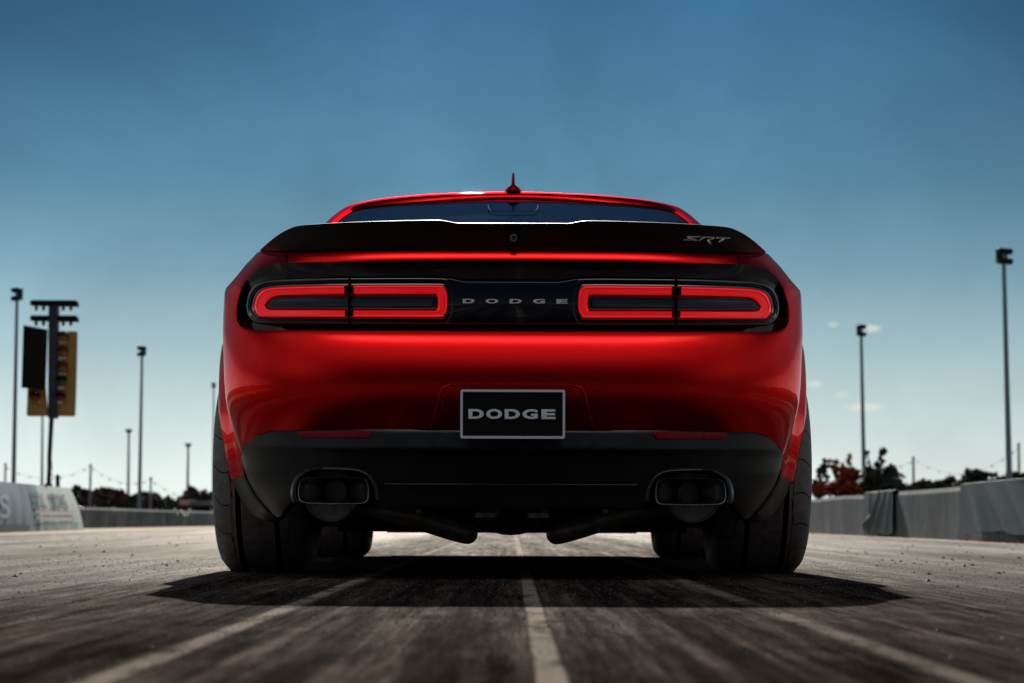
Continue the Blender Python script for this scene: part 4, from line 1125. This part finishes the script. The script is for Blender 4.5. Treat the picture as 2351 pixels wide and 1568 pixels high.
festoon((2100, 1052), (2343, 1020), 46, Yw, 90, 10, 'string of lamps sagging above the low right hedge')

# ------------------------------------------------------------------ trees
def make_tree(base, h, crown, nl, mats, seed, name='tree', leaf=.3, trunk=True):
    "crown: list of (x,y,z,rx,rz) blobs relative to base in metres"
    rnd = random.Random(seed)
    e = empty(name, base)
    tr_ = MB(); tr_.tube([(0, 0, 0), (rnd.uniform(-.1, .1), 0, h*.4), (rnd.uniform(-.2, .2), 0, h*.75)], [h*.02+.05, h*.014+.03, .03], 8)
    for (x, y, z, rx, rz) in crown:
        tr_.tube([(0, 0, max(.1, min(z*.5, h*.5))), (x*.6, y*.6, z*.8), (x, y, z)], [h*.009+.02, .03, .015], 6)
    tr_.build('trunk', M['bark'], e, smooth=50)
    cm = MB(); tot = sum(c[3]*c[3]*c[4] for c in crown)
    for (x, y, z, rx, rz) in crown:
        n = int(nl*rx*rx*rz/tot)+20
        # clumps
        cl = [(rnd.gauss(0, .5), rnd.gauss(0, .5), rnd.gauss(0, .5)) for _ in range(max(6, n//26))]
        for _ in range(n):
            c = rnd.choice(cl); px = x+(c[0]+rnd.gauss(0, .17))*rx; py = y+(c[1]+rnd.gauss(0, .17))*rx; pz = z+(c[2]+rnd.gauss(0, .17))*rz
            if pz < .1: pz = .1+rnd.random()*.3
            s_ = leaf*rnd.uniform(.5, 1.3); a = Vector((rnd.gauss(0, 1), rnd.gauss(0, 1), rnd.gauss(0, 1))).normalized(); b_ = a.orthogonal().normalized()
            p = Vector((px, py, pz)); q = rnd.random()*6; b2 = Matrix.Rotation(q, 3, a) @ b_; b3 = a.cross(b2)
            cm.add([p-b2*s_, p+b3*s_*.6, p+b2*s_, p-b3*s_*.6], [(0, 1, 2, 3)])
    cm.build('crown', mats, e, smooth=0, recalc=False, merge=False)
    return e
Yt_ = 75; k = Yt_/F
def tx(px, Y): 
    p = P(px, 1206, Y); p.z = 0; return p
def blob(px, py, wpx, hpx, base, Y, dy=0):
    p = P(px, py, Y); kk = Y/F; return (p.x-base.x, dy, p.z, wpx*kk*.5, hpx*kk*.5)
b0 = tx(1935, Yt_)
e = make_tree(b0, 2.6, [blob(1937, 1100, 34, 30, b0, Yt_), blob(1930, 1120, 46, 34, b0, Yt_), blob(1900, 1122, 50, 26, b0, Yt_, 1), blob(1945, 1090, 26, 44, b0, Yt_), blob(1965, 1088, 30, 22, b0, Yt_), blob(1920, 1072, 22, 26, b0, Yt_), blob(1903, 1056, 22, 9, b0, Yt_), blob(1953, 1055, 12, 34, b0, Yt_), blob(1972, 1095, 20, 16, b0, Yt_), blob(1955, 1125, 50, 24, b0, Yt_)], 6500, M['leafred'], 11, 'tree', .075)
tag(e, 'red-leaved autumn tree behind the right wall next to the car', 'tree')
b0 = tx(2022, Yt_)
e = make_tree(b0, 2.8, [blob(2020, 1108, 60, 44, b0, Yt_), blob(2005, 1085, 30, 34, b0, Yt_), blob(2045, 1080, 34, 26, b0, Yt_), blob(2060, 1096, 22, 26, b0, Yt_), blob(2022, 1056, 16, 28, b0, Yt_), blob(2026, 1036, 20, 16, b0, Yt_), blob(2045, 1118, 60, 26, b0, Yt_), blob(1992, 1042, 8, 26, b0, Yt_), blob(1998, 1120, 40, 24, b0, Yt_)], 7500, M['leafdark'], 12, 'tree', .075)
tag(e, 'dark open-crowned tree right of the red tree behind the wall', 'tree')
b0 = tx(1882, 80)
e = make_tree(b0, 2.4, [blob(1881, 1085, 10, 26, b0, 80), blob(1893, 1073, 10, 34, b0, 80), blob(1880, 1115, 26, 30, b0, 80), blob(1898, 1095, 10, 14, b0, 80)], 700, M['leafdark'], 13, 'tree', .11)
tag(e, 'sparse dark sapling touching the right rear tyre in the picture', 'tree')
b0 = tx(2238, 70)
e = make_tree(b0, 2.0, [blob(2232, 1098, 46, 30, b0, 70), blob(2245, 1088, 36, 28, b0, 70), blob(2222, 1085, 16, 34, b0, 70), blob(2240, 1108, 70, 16, b0, 70)], 4000, M['leafdark'], 14, 'tree', .075)
tag(e, 'small dark bushy tree left of the tallest right mast', 'tree')
rt = [(2090, 1122, 40, 20, 'leafbrown', 'low brown bush at the foot of the pale right utility pole'), (2130, 1112, 46, 26, 'leafdark', 'low dark bush right of the pale right utility pole'), (2175, 1106, 50, 28, 'leafdark', 'low dark bush in the middle of the right hedge'),
      (2285, 1098, 40, 22, 'leafmix', 'low mixed bush just left of the tallest mast foot'), (2320, 1092, 36, 30, 'leafdark', 'dark bush around the tallest mast foot'), (2350, 1088, 30, 26, 'leafmix', 'brownish bush at the right photo edge')]
for i, (px, py, w, h_, mt, lb) in enumerate(rt):
    b0 = tx(px, 85); e = make_tree(b0, 1.6, [blob(px, py+4, w, h_, b0, 85), blob(px+w*.3, py+8, w*.7, h_*.8, b0, 85), blob(px-w*.3, py+9, w*.7, h_*.7, b0, 85), blob(px, py+24, w*1.4, h_*1.4, b0, 85)], 1300, M[mt], 30+i, 'bush', .12)
    tag(e, lb, 'bush', 'low bushes behind the right wall')
# the left treeline
lt = [(150, 1132, 'leafmix'), (172, 1126, 'leafdark'), (196, 1130, 'leafmix'), (222, 1134, 'leafbrown'), (247, 1127, 'leafdark'), (272, 1130, 'leafmix'), (296, 1138, 'leafdark'), (318, 1143, 'leafbrown'), (338, 1136, 'leafmix'), (360, 1141, 'leafdark'),
      (380, 1149, 'leafbrown'), (398, 1155, 'leafdark'), (416, 1148, 'leafdark'), (434, 1138, 'leafdark'), (452, 1134, 'leafmix'), (472, 1137, 'leafmix'), (492, 1136, 'leafbrown')]
desc = ['half hidden by the banner edge', 'first clear crown right of the banner', 'just left of the pale pole', 'right of the pale pole', 'with a reddish neighbour at its right', 'left of the thin pale mast', 'behind the thin pale mast foot', 'behind the taller mast foot', 'behind the pole with a box', 'right of the pole with a box', 'low in the dip of the treeline', 'lowest in the treeline dip', 'left of the trailer', 'above the trailer', 'behind the tiny crossarm pole', 'right of the tiny crossarm pole', 'touching the left rear tyre in the picture']
kd = {'leafmix': 'reddish-brown', 'leafdark': 'dark green', 'leafbrown': 'rusty brown'}
for i, (px, py, mt) in enumerate(lt):
    Y = 150+8*sin(i*2.1); b0 = tx(px, Y)
    e = make_tree(b0, 2.2, [blob(px, py+8, 26, 22, b0, Y), blob(px-6, py+20, 30, 30, b0, Y, 1), blob(px+7, py+26, 30, 34, b0, Y, -1), blob(px, py+42, 38, 30, b0, Y)], 1500, M[mt], 50+i, 'tree', .24)
    tag(e, kd[mt]+' round tree in the left treeline, '+desc[i], 'tree', 'autumn trees of the left treeline')
# far wood and hills that close the horizon
hl = MB(); rnd = random.Random(9); rws = []
xs_ = [-260+k*4 for k in range(131)]
for x in xs_:
    h_ = 1.1+.5*sin(x*.06)+.35*sin(x*.17+1)+rnd.uniform(-.12, .12)
    if x > -10: h_ += .8
    rws.append([Vector((x, 330, -.2)), Vector((x, 331, h_*.7)), Vector((x, 334, h_)), Vector((x, 350, h_*.9)), Vector((x, 420, 0))])
hl.grid(rws); tag(hl.build('hills', M['leafmix'], smooth=60), kind='structure')
# trailer behind left wall
tl = empty('trailer', tx(447, 100)); tag(tl, 'long trailer with a pale pink end behind the left wall near the car', 'trailer')
def tlp(poly, name, mat, Y=100, th=2.2):
    mb = MB(); mb.prism([P(a, c, Y)-tl.location for a, c in poly], (0, th, 0)); mb.build(name, mat, tl, smooth=0)
tlp([(413.5, 1150), (436, 1150), (436, 1161), (413.5, 1161)], 'pink_panel', M['trailer']); tlp([(413, 1161.2), (436.5, 1161.2), (436.5, 1171), (413, 1171)], 'maroon_base', M['traild'])
tlp([(436.8, 1152), (484, 1152), (484, 1163), (436.8, 1163)], 'grey_side', simple('grey_trailer_side', (.16, .15, .16), .6)); tlp([(436.8, 1163.2), (484, 1163.2), (484, 1171), (436.8, 1171)], 'dark_base', M['blackboard'])
for x in (424, 462, 476):
    mb = MB(); c_ = P(x, 1185, 99.9)-tl.location; c_.z = .35; mb.tube([c_, c_+Vector((0, .3, 0))], .35, 16); mb.build('wheel', M['blackboard'], tl, smooth=50)

# ------------------------------------------------------------------ world
SUN_EL = radians(27.7); SUN_AZ = radians(-1.4)   # azimuth from +Y towards +X
sd = Vector((sin(SUN_AZ)*cos(SUN_EL), cos(SUN_AZ)*cos(SUN_EL), sin(SUN_EL)))
w = bpy.data.worlds.new('World'); S.world = w; w.use_nodes = True; nt = w.node_tree; nt.nodes.clear()
out = N(nt, 'ShaderNodeOutputWorld'); bg = N(nt, 'ShaderNodeBackground'); nt.links.new(bg.outputs[0], out.inputs[0])
tcn = N(nt, 'ShaderNodeTexCoord'); nrm = N(nt, 'ShaderNodeVectorMath'); nrm.operation = 'NORMALIZE'; nt.links.new(tcn.outputs['Generated'], nrm.inputs[0])
sp_ = N(nt, 'ShaderNodeSeparateXYZ'); nt.links.new(nrm.outputs[0], sp_.inputs[0]); dx_, dy_, dz_ = sp_.outputs
sky = N(nt, 'ShaderNodeTexSky'); sky.sky_type = 'NISHITA'; sky.sun_disc = False; sky.sun_elevation = SUN_EL; sky.sun_rotation = SUN_AZ; sky.ozone_density = 3; sky.air_density = 1; sky.dust_density = .5
nish = mixc(nt, 1.0, mixc(nt, 1.0, sky.outputs[0], (.04, .04, .04), 'MULTIPLY'), (.5, .5, .5), 'DARKEN')
zc = math_(nt, 'MAXIMUM', dz_, 0.0)
grade = ramp(nt, zc, [(0.0, (.84, .92, .87)), (.02, (.78, .87, .84)), (.045, (.62, .745, .735)), (.075, (.395, .56, .605)), (.11, (.21, .38, .475)), (.15, (.105, .27, .40)), (.19, (.070, .21, .36)), (.235, (.042, .165, .32)), (.45, (.02, .07, .17)), (1, (.012, .04, .11))])
def msm(x, a, c):
    n = N(nt, 'ShaderNodeMapRange'); n.interpolation_type = 'SMOOTHSTEP'; n.inputs['From Min'].default_value = a; n.inputs['From Max'].default_value = c; nt.links.new(x, n.inputs['Value']); return n.outputs[0]
front = msm(dy_, -.55, .45)
lowamt = math_(nt, 'MULTIPLY_ADD', front, .94, .06)
skyc = mixc(nt, 1.0, grade, lowamt, 'MULTIPLY')
skyc = mixc(nt, .975, nish, skyc)
cornf = math_(nt, 'MULTIPLY', math_(nt, 'MULTIPLY', dx_, dx_), math_(nt, 'MULTIPLY', msm(dz_, .08, .24), -8.0))
cornf = math_(nt, 'MAXIMUM', math_(nt, 'ADD', 1, cornf), .45)
skyc = mixc(nt, 1.0, skyc, cornf, 'MULTIPLY')
# unseen bright cloud bank, added behind the viewer to light the red paint
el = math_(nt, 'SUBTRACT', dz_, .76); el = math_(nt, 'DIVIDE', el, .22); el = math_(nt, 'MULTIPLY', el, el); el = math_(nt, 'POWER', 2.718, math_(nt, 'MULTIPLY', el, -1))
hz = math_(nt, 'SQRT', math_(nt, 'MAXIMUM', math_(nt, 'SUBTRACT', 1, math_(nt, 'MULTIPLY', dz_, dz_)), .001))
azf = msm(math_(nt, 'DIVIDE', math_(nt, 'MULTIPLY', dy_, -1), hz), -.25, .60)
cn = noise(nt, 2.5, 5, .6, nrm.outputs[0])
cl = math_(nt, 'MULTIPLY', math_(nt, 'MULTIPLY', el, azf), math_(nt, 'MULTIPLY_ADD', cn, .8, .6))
side_fill = math_(nt, 'DIVIDE', math_(nt, 'SUBTRACT', dz_, .32), .20); side_fill = math_(nt, 'POWER', 2.718, math_(nt, 'MULTIPLY', math_(nt, 'MULTIPLY', side_fill, side_fill), -1))  # unseen side clouds, added to brighten the body corners
side_fill = math_(nt, 'MULTIPLY', side_fill, msm(math_(nt, 'DIVIDE', math_(nt, 'ABSOLUTE', dx_), hz), .20, .75))
cl = math_(nt, 'ADD', cl, math_(nt, 'MULTIPLY', side_fill, math_(nt, 'MULTIPLY_ADD', cn, .6, .30)))
fill_core = math_(nt, 'DIVIDE', math_(nt, 'SUBTRACT', dz_, .80), .038); fill_core = math_(nt, 'POWER', 2.718, math_(nt, 'MULTIPLY', math_(nt, 'MULTIPLY', fill_core, fill_core), -1))  # narrow hot band added for highlight lines on paint and bezels
fill_core = math_(nt, 'MULTIPLY', fill_core, msm(math_(nt, 'DIVIDE', math_(nt, 'MULTIPLY', dy_, -1), hz), .70, .97))
cl = math_(nt, 'ADD', cl, math_(nt, 'MULTIPLY', fill_core, 6.5))
fill_col = mixc(nt, 1.0, (.95, .98, 1.0), math_(nt, 'MULTIPLY', cl, .44), 'MULTIPLY')
skyc = mixc(nt, 1.0, skyc, fill_col, 'ADD')
# small fair-weather clouds low on the right
def puff(px, py, rx, rz, amt):
    global skyc
    d = (P(px, py, 1000)-Vector((0, 0, HC))).normalized(); kx = rx/F; kz = rz/F
    nx_ = math_(nt, 'MULTIPLY_ADD', noise(nt, 260, 3, .6, nrm.outputs[0]), .9, -.45)
    a = math_(nt, 'ADD', math_(nt, 'DIVIDE', math_(nt, 'SUBTRACT', dx_, d.x), kx), nx_); c = math_(nt, 'ADD', math_(nt, 'DIVIDE', math_(nt, 'SUBTRACT', dz_, d.z), kz), nx_)
    r2 = math_(nt, 'ADD', math_(nt, 'MULTIPLY', a, a), math_(nt, 'MULTIPLY', c, c))
    f = math_(nt, 'POWER', 2.718, math_(nt, 'MULTIPLY', r2, -1)); f = math_(nt, 'MULTIPLY', f, msm(dy_, .2, .5))
    f = msm(f, .15, .75)
    skyc = mixc(nt, math_(nt, 'MULTIPLY', f, amt), skyc, (.82, .83, .74))
puff(1985, 932, 40, 9, .75); puff(2000, 751, 20, 9, .6); puff(1870, 879, 18, 8, .5); puff(1912, 742, 12, 7, .35); puff(1932, 903, 16, 8, .3)
# soft uneven veil so the blue is not perfectly even
vn = noise(nt, 6, 6, .55, nrm.outputs[0], .6); veil = ramp(nt, vn, [(.36, .86), (.5, .98), (.66, 1.13)])
skyc = mixc(nt, 1.0, skyc, veil, 'MULTIPLY')
# ground half of the dome
low = msm(dz_, -.02, 0.0)
skyc = mixc(nt, low, (.03, .028, .026), skyc)
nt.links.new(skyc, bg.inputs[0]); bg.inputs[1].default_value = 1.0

sun = bpy.data.lights.new('sun', 'SUN'); sun.energy = 5.0; sun.angle = radians(.5); sun.color = (1, .93, .83)
so = bpy.data.objects.new('sun', sun); C.objects.link(so); so.rotation_euler = (-sd).to_track_quat('-Z', 'Y').to_euler(); so.location = (0, 20, 20)

# ------------------------------------------------------------------ camera
cd = bpy.data.cameras.new('camera'); co = bpy.data.objects.new('camera', cd); C.objects.link(co); S.camera = co
cd.sensor_width = 36; cd.lens = F/2351*36; cd.clip_end = 3000; cd.clip_start = .05
co.location = (0, 0, HC)
yaw = math.atan((CX-1175.5)/F)
co.rotation_mode = 'QUATERNION'
R = Matrix.Rotation(yaw, 4, 'Z') @ Matrix.Rotation(pi/2+PITCH, 4, 'X') @ Matrix.Rotation(radians(.2), 4, 'Z')
co.rotation_quaternion = R.to_quaternion()
cd.dof.use_dof = True; cd.dof.focus_distance = 6.6; cd.dof.aperture_fstop = 6.3

S.render.engine = 'CYCLES'; S.cycles.samples = 128
try: S.cycles.use_denoising = True
except Exception: pass
S.view_settings.view_transform = 'Standard'; S.view_settings.look = 'None'; S.view_settings.exposure = 0; S.view_settings.gamma = 1
S.render.resolution_x = 1024; S.render.resolution_y = 683
